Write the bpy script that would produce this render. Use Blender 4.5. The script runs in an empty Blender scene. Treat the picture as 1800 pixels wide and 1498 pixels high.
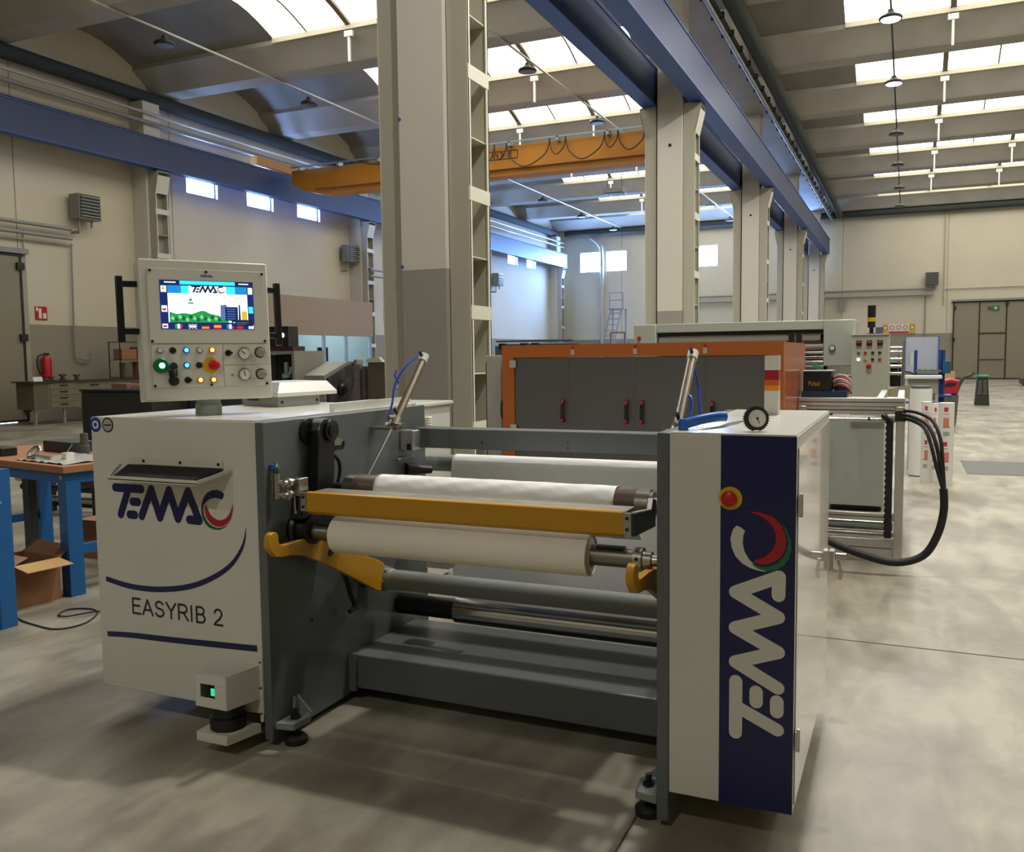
import bpy, bmesh, math, random
from mathutils import Vector, Matrix
random.seed(7)
S = bpy.context.scene
C = S.collection
PI = math.pi

# ---------------------------------------------------------------- camera
cam_d = bpy.data.cameras.new('camera'); cam_o = bpy.data.objects.new('camera', cam_d); C.objects.link(cam_o)
cam_d.sensor_fit = 'HORIZONTAL'; cam_d.sensor_width = 36.0; cam_d.lens = 31.235
cam_d.clip_start = 0.05; cam_d.clip_end = 300
_r = Vector((0.914175850613286, 0.4051506323310258, -0.011639556574241247))
_d = Vector((0.021391432459926907, -0.07690459470466493, -0.9968089535766739))
_f = Vector((-0.40475291323570156, 0.911009686246574, -0.07897107566781289))
m3 = Matrix((_r, -_d, -_f)).transposed()
cam_o.matrix_world = Matrix.Translation((0, 0, 1.55)) @ m3.to_4x4()
S.camera = cam_o

# ---------------------------------------------------------------- light, world, exposure
W = bpy.data.worlds.new('world'); S.world = W; W.use_nodes = True
W.node_tree.nodes['Background'].inputs[0].default_value = (0.80, 0.88, 1.0, 1)
W.node_tree.nodes['Background'].inputs[1].default_value = 0.6
SKY_E = 4.3        # daylight through the roof panels
WIN_E = 40.0       # daylight through the wall windows
S.view_settings.view_transform = 'Standard'; S.view_settings.look = 'None'
S.view_settings.gamma = 1.0; S.view_settings.use_curve_mapping = False
S.view_settings.exposure = -0.05
S.cycles.max_bounces = 8; S.cycles.diffuse_bounces = 5; S.cycles.glossy_bounces = 4
S.cycles.sample_clamp_indirect = 6.0
S.cycles.caustics_reflective = False; S.cycles.caustics_refractive = False
S.cycles.use_denoising = True

# ---------------------------------------------------------------- materials
def lin(h):
    h = h.lstrip('#'); o = []
    for i in (0, 2, 4):
        v = int(h[i:i+2], 16) / 255
        o.append(v/12.92 if v <= .04045 else ((v+.055)/1.055)**2.4)
    return (*o, 1)
MATS = {}
def mat(name, col, rough=.5, metal=0.0, var=0.06, scale=3.0, bump=0.0, spec=.5, coat=0.0, trans=0.0):
    if name in MATS: return MATS[name]
    m = bpy.data.materials.new(name); m.use_nodes = True; nt = m.node_tree; N = nt.nodes; L = nt.links
    b = N['Principled BSDF']
    b.inputs['Roughness'].default_value = rough; b.inputs['Metallic'].default_value = metal
    b.inputs['Specular IOR Level'].default_value = spec
    b.inputs['Coat Weight'].default_value = coat
    b.inputs['Transmission Weight'].default_value = trans
    c = lin(col)
    tc = N.new('ShaderNodeTexCoord'); nz = N.new('ShaderNodeTexNoise')
    nz.inputs['Scale'].default_value = scale; nz.inputs['Detail'].default_value = 4
    L.new(tc.outputs['Object'], nz.inputs['Vector'])
    mx = N.new('ShaderNodeMix'); mx.data_type = 'RGBA'
    mx.inputs[6].default_value = tuple(max(0, v*(1-var)) for v in c[:3]) + (1,)
    mx.inputs[7].default_value = tuple(min(1, v*(1+var)) for v in c[:3]) + (1,)
    L.new(nz.outputs['Fac'], mx.inputs[0]); L.new(mx.outputs[2], b.inputs['Base Color'])
    if bump:
        bp = N.new('ShaderNodeBump'); bp.inputs['Strength'].default_value = bump; bp.inputs['Distance'].default_value = .02
        L.new(nz.outputs['Fac'], bp.inputs['Height']); L.new(bp.outputs[0], b.inputs['Normal'])
    MATS[name] = m; return m
def emis(name, col, st, base='#202020'):
    if name in MATS: return MATS[name]
    m = mat(name, base, .4, var=0)
    b = m.node_tree.nodes['Principled BSDF']
    b.inputs['Emission Color'].default_value = lin(col); b.inputs['Emission Strength'].default_value = st
    return m
cream = mat('cream_grey_paint', '#cdccbf', .33, scale=2, var=.03)
creamtop = mat('pale_grey_and_lit_cream', '#d3d3ca', .22, var=.03)  # on the cabinet tops: brighter copy of the cream, light in the colour
dgrey = mat('dark_grey_enamel', '#5d6262', .30, scale=2, var=.05)
dgrey2 = mat('mid_grey_paint', '#858a86', .4, var=.05)
navy = mat('navy_film', '#10134a', .25, var=.02)
white = mat('white_paint', '#d8d8d0', .35, var=.02)
black = mat('black_plastic', '#121213', .4, var=.1)
rubber = mat('black_rubber', '#17171a', .6, var=.1)
steel = mat('brushed_steel', '#b4b0a6', .28, 1.0, var=.12, scale=20)
chrome = mat('polished_chrome', '#c4c2bc', .16, 1.0, var=.03)
satin = mat('satin_steel', '#8f8b80', .35, 1.0, var=.1, scale=14)
alu = mat('aluminium_profile', '#c4c3bd', .33, .75, var=.06)
brown = mat('brown_rubber_roller', '#5b4a40', .38, var=.05)
yellow = mat('amber_yellow_paint', '#c08c16', .35, var=.04)
orange = mat('orange_enamel', '#b8621c', .33, var=.03)
orange2 = mat('orange_side_enamel', '#b0603a', .25, var=.03)
doorgrey = mat('anthracite_panel', '#5c5a58', .45, var=.03)
paper = mat('white_fabric_roll', '#f3ecdd', .75, var=.02)
film = mat('white_fabric_web', '#efefec', .45, var=.03)
red = mat('red_plastic', '#b3121c', .35, var=.03)
green = mat('green_plastic', '#0d6b3e', .35, var=.03)
blue = mat('blue_plastic', '#1f5fb0', .35, var=.04)
blueb = mat('blue_bench_enamel', '#1e5a94', .35, var=.04)
wood = mat('wooden_worktop', '#9c6b48', .5, var=.12, scale=8)
card = mat('brown_cardboard', '#8c6142', .8, var=.08, scale=6)
cardin = mat('pale_cardboard', '#bd9a63', .8, var=.06)
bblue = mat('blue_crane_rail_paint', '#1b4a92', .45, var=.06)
bblued = mat('blue_beam_shaded_side', '#27375f', .5, var=.06)  # darker copy of the rail blue, shade of the web put into colour
corange = mat('crane_orange', '#b87a1c', .45, var=.06)
colc = mat('painted_concrete', '#c8c4b8', .7, var=.03, scale=4)
colg = mat('grey_painted_concrete', '#928e86', .55, var=.03, scale=4)
flang = mat('grey_steelwork', '#a9a595', .5, var=.03)
flang2 = mat('pale_steelwork', '#c6c5b4', .45, var=.03)
duct = mat('dark_galvanised', '#363b39', .9, 0, var=.2, scale=6)
pipe = mat('pale_conduit', '#b5b3a6', .4, .3, var=.06)
gpipe = mat('grey_pipe', '#8b8a84', .45, .2, var=.08)
doorp = mat('cream_door_panel', '#857f6a', .5, var=.04)
heater = mat('heater_grey', '#7d7b75', .45, var=.08)
hosem = mat('blue_air_tube', '#1c47b8', .35, var=.02)
palebox = mat('pale_partition', '#94826c', .7, var=.03)

# floor: polished concrete with clouds, scuffs and joints
def floor_mat():
    m = bpy.data.materials.new('polished_concrete'); m.use_nodes = True; nt = m.node_tree; N = nt.nodes; L = nt.links
    b = N['Principled BSDF']; tc = N.new('ShaderNodeTexCoord')
    n1 = N.new('ShaderNodeTexNoise'); n1.inputs['Scale'].default_value = .8; n1.inputs['Detail'].default_value = 6; n1.inputs['Roughness'].default_value = .62
    n2 = N.new('ShaderNodeTexNoise'); n2.inputs['Scale'].default_value = 4.5; n2.inputs['Detail'].default_value = 8; n2.inputs['Distortion'].default_value = .6
    mp = N.new('ShaderNodeMapping'); mp.inputs['Scale'].default_value = (1.0, .35, 1); mp.inputs['Rotation'].default_value = (0, 0, .5)
    L.new(tc.outputs['Object'], n1.inputs['Vector']); L.new(tc.outputs['Object'], mp.inputs['Vector']); L.new(mp.outputs[0], n2.inputs['Vector'])
    mm = N.new('ShaderNodeMath'); mm.operation = 'MULTIPLY_ADD'; mm.inputs[1].default_value = .55
    m2 = N.new('ShaderNodeMath'); m2.operation = 'MULTIPLY'; m2.inputs[1].default_value = .45
    L.new(n2.outputs['Fac'], m2.inputs[0]); L.new(n1.outputs['Fac'], mm.inputs[0]); L.new(m2.outputs[0], mm.inputs[2])
    cr = N.new('ShaderNodeValToRGB'); L.new(mm.outputs[0], cr.inputs[0])
    cr.color_ramp.elements[0].position = .38; cr.color_ramp.elements[0].color = lin('#6a6456')
    cr.color_ramp.elements[1].position = .60; cr.color_ramp.elements[1].color = lin('#a09b8a')
    e = cr.color_ramp.elements.new(.49); e.color = lin('#868071')
    L.new(cr.outputs[0], b.inputs['Base Color'])
    rr = N.new('ShaderNodeMapRange'); rr.inputs[3].default_value = .26; rr.inputs[4].default_value = .5
    L.new(n2.outputs['Fac'], rr.inputs[0]); L.new(rr.outputs[0], b.inputs['Roughness'])
    b.inputs['Specular IOR Level'].default_value = .4
    return m
floorm = floor_mat()
def concrete(name, h, h2, sc):
    m = bpy.data.materials.new(name); m.use_nodes = True; nt = m.node_tree; N = nt.nodes; L = nt.links
    b = N['Principled BSDF']; b.inputs['Roughness'].default_value = .8
    tc = N.new('ShaderNodeTexCoord'); n = N.new('ShaderNodeTexNoise'); n.inputs['Scale'].default_value = sc; n.inputs['Detail'].default_value = 5
    L.new(tc.outputs['Object'], n.inputs['Vector']); cr = N.new('ShaderNodeValToRGB'); L.new(n.outputs['Fac'], cr.inputs[0])
    cr.color_ramp.elements[0].color = lin(h); cr.color_ramp.elements[1].color = lin(h2); cr.color_ramp.elements[0].position = .3; cr.color_ramp.elements[1].position = .7
    L.new(cr.outputs[0], b.inputs['Base Color']); return m
ceilm = concrete('ceiling_concrete', '#9f9b92', '#b0aca3', .7)
panelm = concrete('roof_panel', '#7f7c76', '#8f8c85', .9)
wallu = concrete('wall_cream', '#c4bca7', '#cac3ae', .5)
walll = concrete('wall_grey', '#898272', '#8f8979', .5)

# ---------------------------------------------------------------- mesh helpers
def NB(): return bmesh.new()
def box(bm, x0, x1, y0, y1, z0, z1, mi=0):
    v = [bm.verts.new((x, y, z)) for z in (z0, z1) for y in (y0, y1) for x in (x0, x1)]
    for f in ((0,2,3,1), (4,5,7,6), (0,1,5,4), (2,6,7,3), (0,4,6,2), (1,3,7,5)):
        fc = bm.faces.new([v[i] for i in f]); fc.material_index = mi
    return bm
def basis(d):
    d = Vector(d).normalized(); a = Vector((0,0,1)) if abs(d.z) < .9 else Vector((1,0,0))
    u = d.cross(a).normalized(); return u, d.cross(u).normalized(), d
def cyl(bm, p0, p1, r, r2=None, n=24, mi=0):
    p0 = Vector(p0); p1 = Vector(p1); r2 = r if r2 is None else r2; u, v, d = basis(p1-p0)
    A = [bm.verts.new(p0 + r*(math.cos(t)*u+math.sin(t)*v)) for t in (2*PI*i/n for i in range(n))]
    B = [bm.verts.new(p1 + r2*(math.cos(t)*u+math.sin(t)*v)) for t in (2*PI*i/n for i in range(n))]
    for i in range(n):
        f = bm.faces.new((A[i], A[(i+1) % n], B[(i+1) % n], B[i])); f.material_index = mi
    bm.faces.new(A[::-1]).material_index = mi; bm.faces.new(B).material_index = mi
    return bm
def lathe(bm, p0, axis, prof, n=28, mi=0):
    """prof: list of (distance along axis, radius)"""
    p0 = Vector(p0); u, v, d = basis(axis); rings = []
    for h, r in prof:
        rings.append([bm.verts.new(p0 + d*h + max(r, 1e-4)*(math.cos(2*PI*i/n)*u+math.sin(2*PI*i/n)*v)) for i in range(n)])
    for a, b in zip(rings, rings[1:]):
        for i in range(n): bm.faces.new((a[i], a[(i+1) % n], b[(i+1) % n], b[i])).material_index = mi
    bm.faces.new(rings[0][::-1]).material_index = mi; bm.faces.new(rings[-1]).material_index = mi
    return bm
def smooth_pts(pts, k=6):
    P = [Vector(p) for p in pts]; out = []
    for i in range(len(P)-1):
        a = P[max(i-1, 0)]; b = P[i]; c = P[i+1]; d = P[min(i+2, len(P)-1)]
        for j in range(k):
            t = j/k
            out.append(.5*((2*b)+(-a+c)*t+(2*a-5*b+4*c-d)*t*t+(-a+3*b-3*c+d)*t**3))
    out.append(P[-1]); return out
def tube(bm, pts, r, n=10, k=6, mi=0):
    P = smooth_pts(pts, k) if k else [Vector(p) for p in pts]
    rings = []; u = None
    for i, p in enumerate(P):
        d = (P[min(i+1, len(P)-1)]-P[max(i-1, 0)])
        if d.length < 1e-9: d = Vector((0, 0, 1))
        d.normalize()
        if u is None: u, v, _ = basis(d)
        else:
            u = (u-d*u.dot(d)); u = u.normalized() if u.length > 1e-6 else basis(d)[0]
            v = d.cross(u)
        rings.append([bm.verts.new(p+r*(math.cos(2*PI*j/n)*u+math.sin(2*PI*j/n)*v)) for j in range(n)])
    for a, b in zip(rings, rings[1:]):
        for j in range(n): bm.faces.new((a[j], a[(j+1) % n], b[(j+1) % n], b[j])).material_index = mi
    bm.faces.new(rings[0][::-1]).material_index = mi; bm.faces.new(rings[-1]).material_index = mi
    return bm
def prism(bm, poly, ax, a, b, mi=0):
    """poly 2-D; ax 'x': poly=(y,z); 'y': poly=(x,z); 'z': poly=(x,y)"""
    def P(p, t): return {'x': (t, p[0], p[1]), 'y': (p[0], t, p[1]), 'z': (p[0], p[1], t)}[ax]
    A = [bm.verts.new(P(p, a)) for p in poly]; B = [bm.verts.new(P(p, b)) for p in poly]; n = len(poly)
    bm.faces.new(A).material_index = mi; bm.faces.new(B[::-1]).material_index = mi
    for i in range(n): bm.faces.new((A[i], B[i], B[(i+1) % n], A[(i+1) % n])).material_index = mi
    return bm
def capsule(a, b, r, n=8):
    a = Vector(a); b = Vector(b); d = b-a; t = math.atan2(d.y, d.x); o = []
    for i in range(n+1): w = t-PI/2+PI*i/n; o.append((b.x+r*math.cos(w), b.y+r*math.sin(w)))
    for i in range(n+1): w = t+PI/2+PI*i/n; o.append((a.x+r*math.cos(w), a.y+r*math.sin(w)))
    return o
def disc(c, r, n=28, a0=0, a1=2*PI): return [(c[0]+r*math.cos(a0+(a1-a0)*i/n), c[1]+r*math.sin(a0+(a1-a0)*i/n)) for i in range(n)]

def wm(o):
    m = Matrix.Identity(4)
    while o: m = o.matrix_basis @ m; o = o.parent
    return m
def finish(bm, name, mats, parent=None, bevel=0, local=False, origin=None):
    bmesh.ops.recalc_face_normals(bm, faces=bm.faces)
    for f in bm.faces: f.smooth = True
    for e in bm.edges:
        if len(e.link_faces) == 2 and e.calc_face_angle(0) > .6: e.smooth = False
    me = bpy.data.meshes.new(name)
    loc = Vector((0, 0, 0))
    if parent and not local: bm.transform(wm(parent).inverted())
    if not parent:
        xs = [v.co for v in bm.verts]
        lo = Vector([min(c[i] for c in xs) for i in range(3)]); hi = Vector([max(c[i] for c in xs) for i in range(3)])
        loc = Vector(((lo.x+hi.x)/2, (lo.y+hi.y)/2, lo.z)); bm.transform(Matrix.Translation(-loc))
    bm.to_mesh(me); bm.free()
    for m in (mats if isinstance(mats, (list, tuple)) else [mats]): me.materials.append(m)
    o = bpy.data.objects.new(name, me); C.objects.link(o); o.location = loc
    if parent: o.parent = parent
    if bevel:
        b = o.modifiers.new('edge', 'BEVEL'); b.width = bevel; b.segments = 2; b.limit_method = 'ANGLE'; b.angle_limit = .6
    return o
def tag(o, label, cat, group=None):
    o['label'] = label; o['category'] = cat; o['kind'] = 'thing'
    if group: o['group'] = group
    return o
def T(name, label, cat, loc, rz=0.0, group=None):
    o = bpy.data.objects.new(name, None); C.objects.link(o); o.empty_display_size = .1
    o.location = loc; o.rotation_euler = (0, 0, rz); return tag(o, label, cat, group)
def part(bm, name, m, parent, label=None, bevel=0, local=False):
    o = finish(bm, name, m, parent, bevel, local)
    if label: o['label'] = label
    return o
def top(bm, name, m, label, cat, group=None, bevel=0): return tag(finish(bm, name, m, None, bevel), label, cat, group)
def struct(bm, name, m, parent=None):
    o = finish(bm, name, m, parent)
    if not parent: o['kind'] = 'structure'
    return o
def copy_tree(o, dloc=(0, 0, 0), label=None, group=None, parent=None):
    c = o.copy(); C.objects.link(c)
    if parent: c.parent = parent
    else: c.location = o.location + Vector(dloc)
    if label: c['label'] = label
    if group: c['group'] = group
    for ch in list(o.children): copy_tree(ch, parent=c)
    return c
def B(*a): return box(NB(), *a)
def CY(*a, **k): return cyl(NB(), *a, **k)
def text_bm(s, size, fit_w=None, ext=.0006):
    """flat letters in x-y, extruded in z, left aligned at origin"""
    cu = bpy.data.curves.new('t', 'FONT'); cu.body = s; cu.size = size; cu.extrude = ext
    o = bpy.data.objects.new('t', cu); C.objects.link(o); bpy.context.view_layer.update()
    me = bpy.data.meshes.new_from_object(o.evaluated_get(bpy.context.evaluated_depsgraph_get()))
    bm = NB(); bm.from_mesh(me); bpy.data.objects.remove(o); bpy.data.meshes.remove(me); bpy.data.curves.remove(cu)
    xs = [v.co.x for v in bm.verts]; w = max(xs)-min(xs)
    bm.transform(Matrix.Translation((-min(xs), 0, 0)))
    if fit_w: bm.transform(Matrix.Diagonal((fit_w/w, 1, 1, 1)))
    return bm

# ================================================================ THE HALL
XW, YF, XR, YN = -20.7, 54.0, 12.5, -9.0
BAND = 2.5
struct(B(XW-.3, XR+.3, YN-.3, YF+.3, -.3, 0), 'floor', floorm)
bm = NB()
for y in (5.0, 25.5, 44.0): box(bm, -2.5 if y < 6 else XW, XR, y, y+.012, .0002, .0012)
prism(bm, [(-.803, 2.2), (-.795, 2.2), (-.795, 6.0), (-.803, 6.0)], 'z', .0002, .0012)
struct(bm, 'floor_joint', mat('joint_dark', '#4c473c', .8))
def wall_bm(x0, x1, y0, y1, zt):
    bm = NB(); box(bm, x0, x1, y0, y1, BAND, zt, 0); box(bm, x0, x1, y0, y1, 0, BAND, 1); return bm
# left wall with window openings
def wall_with_holes(ax, c0, c1, s0, s1, ztop, holes, name):
    """ax 'x': wall plane normal x, thickness c0..c1, spans s along y. holes (s0,s1,z0,z1) share one sill/head"""
    bm = NB()
    def bb(a, b, z0, z1, mi):
        if ax == 'x': box(bm, c0, c1, a, b, z0, z1, mi)
        else: box(bm, a, b, c0, c1, z0, z1, mi)
    bb(s0, s1, 0, BAND, 1)
    z0, z1 = holes[0][2], holes[0][3]
    bb(s0, s1, BAND, z0, 0); bb(s0, s1, z1, ztop, 0)
    cur = s0
    for h in sorted(holes): bb(cur, h[0], z0, z1, 0); cur = h[1]
    bb(cur, s1, z0, z1, 0)
    return struct(bm, name, [wallu, walll])
WZ0, WZ1 = 6.74, 8.1
lw = [21.75, 24.55, 27.3, 34.2, 36.95, 39.7, 46.3, 49.05]
wall_with_holes('x', XW-.3, XW, YN, YF, 10.6, [(y, y+1.38, WZ0, WZ1) for y in lw], 'wall_left')
fw = [-18.98, -17.37, -14.2, -11.6, -9.4, -6.95]
fw = [-19.1, -17.37, -14.3, -11.75, -9.4, -6.95]
wall_with_holes('y', YF, YF+.3, XW, XR, 10.6, [(x, x+1.3, WZ0, 7.98) for x in fw], 'wall_far')
struct(wall_bm(XR, XR+.3, YN, YF, 10.6), 'wall_right', [wallu, walll])
struct(wall_bm(XW, XR, YN-.3, YN, 10.6), 'wall_near', [wallu, walll])
glow = emis('window_daylight', '#8fb8ff', WIN_E)
glow2 = emis('window_daylight_sunny_side', '#86b4ff', WIN_E*4.0)
wframe = mat('window_frame_grey', '#4a5260', .5)
k = 0
for y in lw:
    k += 1
    bm = NB(); a, b = y, y+1.38; t = .045; X0, X1 = XW-.2, XW-.1
    for q in ((a, b, WZ0, WZ0+t), (a, b, WZ1-t, WZ1), (a, a+t, WZ0+t, WZ1-t), (b-t, b, WZ0+t, WZ1-t)): box(bm, X0, X1, q[0], q[1], q[2], q[3])
    w = struct(bm, 'window_%d' % k, wframe)
    part(B(XW-.17, XW-.15, a+t, b-t, WZ0+t, WZ1-t), 'pane', glow, w)
for x in fw:
    k += 1
    bm = NB(); a, b = x, x+1.3; t = .045; Y0, Y1 = YF+.1, YF+.2
    for q in ((a, b, WZ0, WZ0+t), (a, b, 7.98-t, 7.98), (a, a+t, WZ0+t, 7.98-t), (b-t, b, WZ0+t, 7.98-t)): box(bm, q[0], q[1], Y0, Y1, q[2], q[3])
    w = struct(bm, 'window_%d' % k, wframe)
    part(B(a+t, b-t, YF+.15, YF+.17, WZ0+t, 7.98-t), 'pane', glow2, w)
# wall panel seams
bm = NB()
for y in (4.6, 10.1, 15.8, 21.1, 32.1, 37, 43.1): box(bm, XW+.0005, XW+.003, y, y+.03, 0, 9.2)
for x in (-16.4, -13.9, -3.45, 1.9, 7.2): box(bm, x, x+.03, YF-.003, YF-.0005, 0, 9.2)
struct(bm, 'wall_joints', mat('joint_shadow', '#8d8571', .8))

# ---- roof: precast wing beams across the bays with arched roof panels between them
PITCH = 5.5; F0 = 25.3 - 6*PITCH     # far edges of the roof strips
def arch(y0, y1, z, rise, n=10):
    return [(y0+(y1-y0)*i/n, z+rise*math.sin(PI*i/n)) for i in range(n+1)]
bays = ((XW, -5.2, -15.6, -7.2), (-4.2, XR, -1.64, 9.4))
roof = NB()
for bx0, bx1, sx0, sx1 in bays:
    for i in range(13):
        F = F0+i*PITCH
        sec = [(F, 10.02), (F-.02, 9.9), (F+.1, 9.82), (F+.42, 9.62), (F+.58, 9.42), (F+.66, 9.36), (F+1.34, 9.36), (F+1.42, 9.42), (F+1.62, 9.66), (F+1.95, 9.86), (F+2.02, 9.92), (F+2.0, 10.02)]
        sec += [(F+2.0, 10.3), (F+1.0, 10.5), (F, 10.3)]
        if F+2 > YN and F < YF: prism(roof, sec, 'x', bx0, bx1)
struct(roof, 'ceiling', ceilm)
pan = NB()
for bx0, bx1, sx0, sx1 in bays:
    for i in range(13):
        F = F0+i*PITCH
        if F+2 > YF: continue
        a = arch(F+1.95, F+PITCH+.05, 10.0, .5); up = [(y, z+.08) for y, z in a][::-1]
        lit = F+PITCH > 4.0
        for q0, q1 in (((bx0, sx0), (sx1, bx1)) if lit else ((bx0, bx1),)): prism(pan, a+up, 'x', q0, q1)
struct(pan, 'ceiling_panels', panelm)
skyg = emis('rooflight_daylight', '#fffaee', SKY_E)
skyf = mat('rooflight_frame', '#b9b39c', .5)
bar = mat('rooflight_bar', '#6d6049', .6)
for bi, (bx0, bx1, sx0, sx1) in enumerate(bays):
    for i in range(13):
        F = F0+i*PITCH
        if F+PITCH < 4.0 or F+2 > YF-1: continue
        k += 1
        a = arch(F+1.95, F+PITCH+.05, 10.0, .5)
        fr = NB(); box(fr, sx0, sx1, F+PITCH-.1, F+PITCH-.04, 9.9, 10.03); box(fr, sx0, sx1, F+2.02, F+2.08, 9.9, 10.03)
        w = struct(fr, 'window_%d' % k, skyf)
        up = [(y, z+.03) for y, z in a][::-1]
        part(prism(NB(), a+up, 'x', sx0, sx1), 'pane', skyg, w)
        mb = NB(); x = sx0
        bigs = (-13.2, -10.35) if bi == 0 else (.87, 3.7, 6.5)
        lo = [(y, z-.07) for y, z in a][::-1]
        for X in bigs: prism(mb, a+lo, 'x', X-.07, X+.07)
        for X in ((-14.5, -11.8, -9.0) if bi == 0 else (2.3, 5.1, 8.0)): prism(mb, a+[(y, z-.03) for y, z in a][::-1], 'x', X-.02, X+.02)
        part(mb, 'glazing_bar', bar, w)
# vertical brackets under the rooflights
bm0 = None
for bi, xs in enumerate(((-13.2, -10.35), (.87, 3.7))):
    for i in range(3, 11):
        F = F0+i*PITCH+PITCH
        if F > YF-2 or F < 15: continue
        for X in xs:
            b = NB(); box(b, X-.03, X+.03, F-.08, F-.02, 9.1, 9.86); box(b, X-.12, X+.12, F-.1, F-.02, 9.72, 9.86)
            o = struct(b, 'trim_%d' % (i*10+bi*2+(X == xs[1])), white)

# ---- columns
def steel_leg(par, y0, s, xc, ztop=6.98):
    """open steel section beside a concrete shaft; s=+1 opens to +x. xc = inner x"""
    xo = xc+s*.25; y1 = y0+.5; g = NB()
    lo, hi = sorted((xc, xo)); box(g, lo, hi, y0, y0+.02, 0, ztop); box(g, lo, hi, y1-.02, y1, 0, ztop)
    a, c = sorted((xc+s*.005, xc+s*.02)); box(g, a, c, y0+.02, y1-.02, 0, ztop)
    # corbel
    e0, e1 = xo, xo+s*.12
    for yy in (y0, y1-.02): prism(g, [(xo, 6.35), (e1, 6.85), (e1, ztop), (xo, ztop)] if s > 0 else [(xo, 6.35), (xo, ztop), (e1, ztop), (e1, 6.85)], 'y', yy, yy+.02)
    part(g, 'steel_leg', flang, par)
    h = NB()
    lip0, lip1 = sorted((xo, xo-s*.012))
    box(h, lip0, lip1, y0-.001, y0+.055, 0, 6.35); box(h, lip0, lip1, y1-.055, y1+.001, 0, 6.35)
    zz = .68
    for i in range(5): box(h, lip0-.004, lip1+.004, y0-.002, y1+.002, zz, zz+.15); zz += 1.27
    zz = 1.35
    for i in range(4): box(h, *sorted((xc+s*.02, xo-s*.02)), y0+.02, y1-.02, zz, zz+.012); zz += 1.27
    prism(h, [(xo-s*.012, 6.35), (xo, 6.35), (e1, 6.85), (e1-s*.012, 6.85)], 'y', y0, y1)
    box(h, *sorted((xo-s*.02, e1)), y0, y1, ztop-.03, ztop)
    part(h, 'batten_plates', flang2, par, 'pale lacing plates across the open side of the steel leg')
CY0 = [8.58+11*i for i in range(5)]
clab = ['nearest hall column, cream concrete with grey base, rising behind the unwinding machine',
        'second hall column from the camera, standing behind the orange cabinet',
        'third hall column from the camera, behind the long white slitter',
        'fourth hall column from the camera, half hidden by the third',
        'last hall column of the row, against the far wall']
col0 = T('hall_column', clab[0], 'column', (-4.83, CY0[0], 0), group='hall columns carrying the crane rails')
y = CY0[0]
part(B(-5.12, -4.57, y, y+.62, BAND, 9.358), 'shaft', colc, col0)
part(B(-5.12, -4.57, y, y+.62, 0, BAND), 'painted_base', colg, col0, 'grey painted lower part')
steel_leg(col0, y+.08, 1, -4.56); steel_leg(col0, y+.08, -1, -5.17)
part(CY((-4.84, y-.008, 6.1), (-4.84, y+.01, 6.1), .035), 'hole_plug', black, col0)
for i in range(1, 5): copy_tree(col0, (0, 11*i, 0), clab[i])
for i in range(-1, 0): copy_tree(col0, (0, 11*i, 0), 'hall column beside the camera outside the picture')
for z in (4.13, 2.54): part(CY((-5.112, 8.57, z), (-5.112, 8.58, z), .02, n=12), 'blue_plug', mat('plug_blue', '#3a62b0', .4), col0)
plab = ['wall column behind the control panel, the first one left of the windows', 'wall column beside the office cabin and the second unit heater',
        'wall column past the nearest hall column, with a unit heater on it', 'wall column in the far left corner of the hall']
wc0 = T('wall_column', plab[0], 'column', (-20.4, CY0[1], 0), group='wall columns carrying the left crane rail')
y = CY0[1]
part(B(XW+.001, -20.15, y, y+.62, BAND, 8.96), 'shaft', colc, wc0)
part(B(XW+.001, -20.15, y, y+.62, 0, BAND), 'painted_base', colg, wc0, 'grey painted lower part')
steel_leg(wc0, y+.08, 1, -20.15)
for i in range(1, 4): copy_tree(wc0, (0, 11*i, 0), plab[i])
# girder over the column row, crane rails
struct(B(-5.25, -4.15, YN, YF, 9.36, 10.5), 'ceiling_girder', ceilm)
def rail(x0, x1, label, name='crane_rail_beam'):
    bm = NB(); t = T(name, label, 'beam', ((x0+x1)/2, 20, 7.0))
    box(bm, x0, x1, YN, 53.2, 7.0, 7.03); box(bm, x0, x1, YN, 53.2, 7.8, 7.83)
    part(bm, 'flange', bblue, t)
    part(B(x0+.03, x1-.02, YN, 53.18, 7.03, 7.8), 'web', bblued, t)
    part(B((x0+x1)/2-.03, (x0+x1)/2+.03, YN, 53.1, 7.83, 7.9), 'track_rail', duct, t)
    return t
rail(-19.97, -19.67, 'blue crane rail beam along the left window wall')
rail(-5.5, -5.17, 'blue crane rail beam on the window side of the hall columns')
rail(-4.45, -4.06, 'blue crane rail beam on the door side of the hall columns')
for X, lab in ((-20.45, 'dark duct along the top of the left wall'), (-3.62, 'dark duct above the right crane rail')):
    bm = NB(); prism(bm, disc((X, 0), .19, 14), 'y', YN, YF-.3) if 0 else cyl(bm, (X, YN+.1, 9.165), (X, YF-.6, 9.165), .19, n=14)
    top(bm, 'duct', duct, lab, 'duct')
for X, z, r, lab in ((-20.09, 8.62, .045, 'thin conduit under the duct on the left wall'), (-20.08, 8.35, .06, 'grey pipe running below the duct along the left wall'),
                  (-3.92, 8.75, .05, 'grey pipe beside the cable tray above the columns')):
    top(CY((X, YN+.1, z), (X, YF-.4, z), r, n=10), 'pipe', pipe if r < .05 else gpipe, lab, 'pipe')
bm = NB(); box(bm, -4.1, -3.86, YN+.1, YF-.4, 8.94, 8.96)
for q in range(0, 40):
    yy = 6+q*1.2; box(bm, -4.13, -3.84, yy, yy+.05, 8.9, 9.05)
tube(bm, [(-4.0, YN+.2, 8.99), (-4.0, YF-.5, 8.99)], .03, 8, 0)
top(bm, 'cable_tray', duct, 'dark cable tray fixed along the girder above the columns', 'cable tray')
bm = NB(); cyl(bm, (XW+.7, YF-.35, 9.17), (XR-.3, YF-.35, 9.17), .17, n=14)
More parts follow.
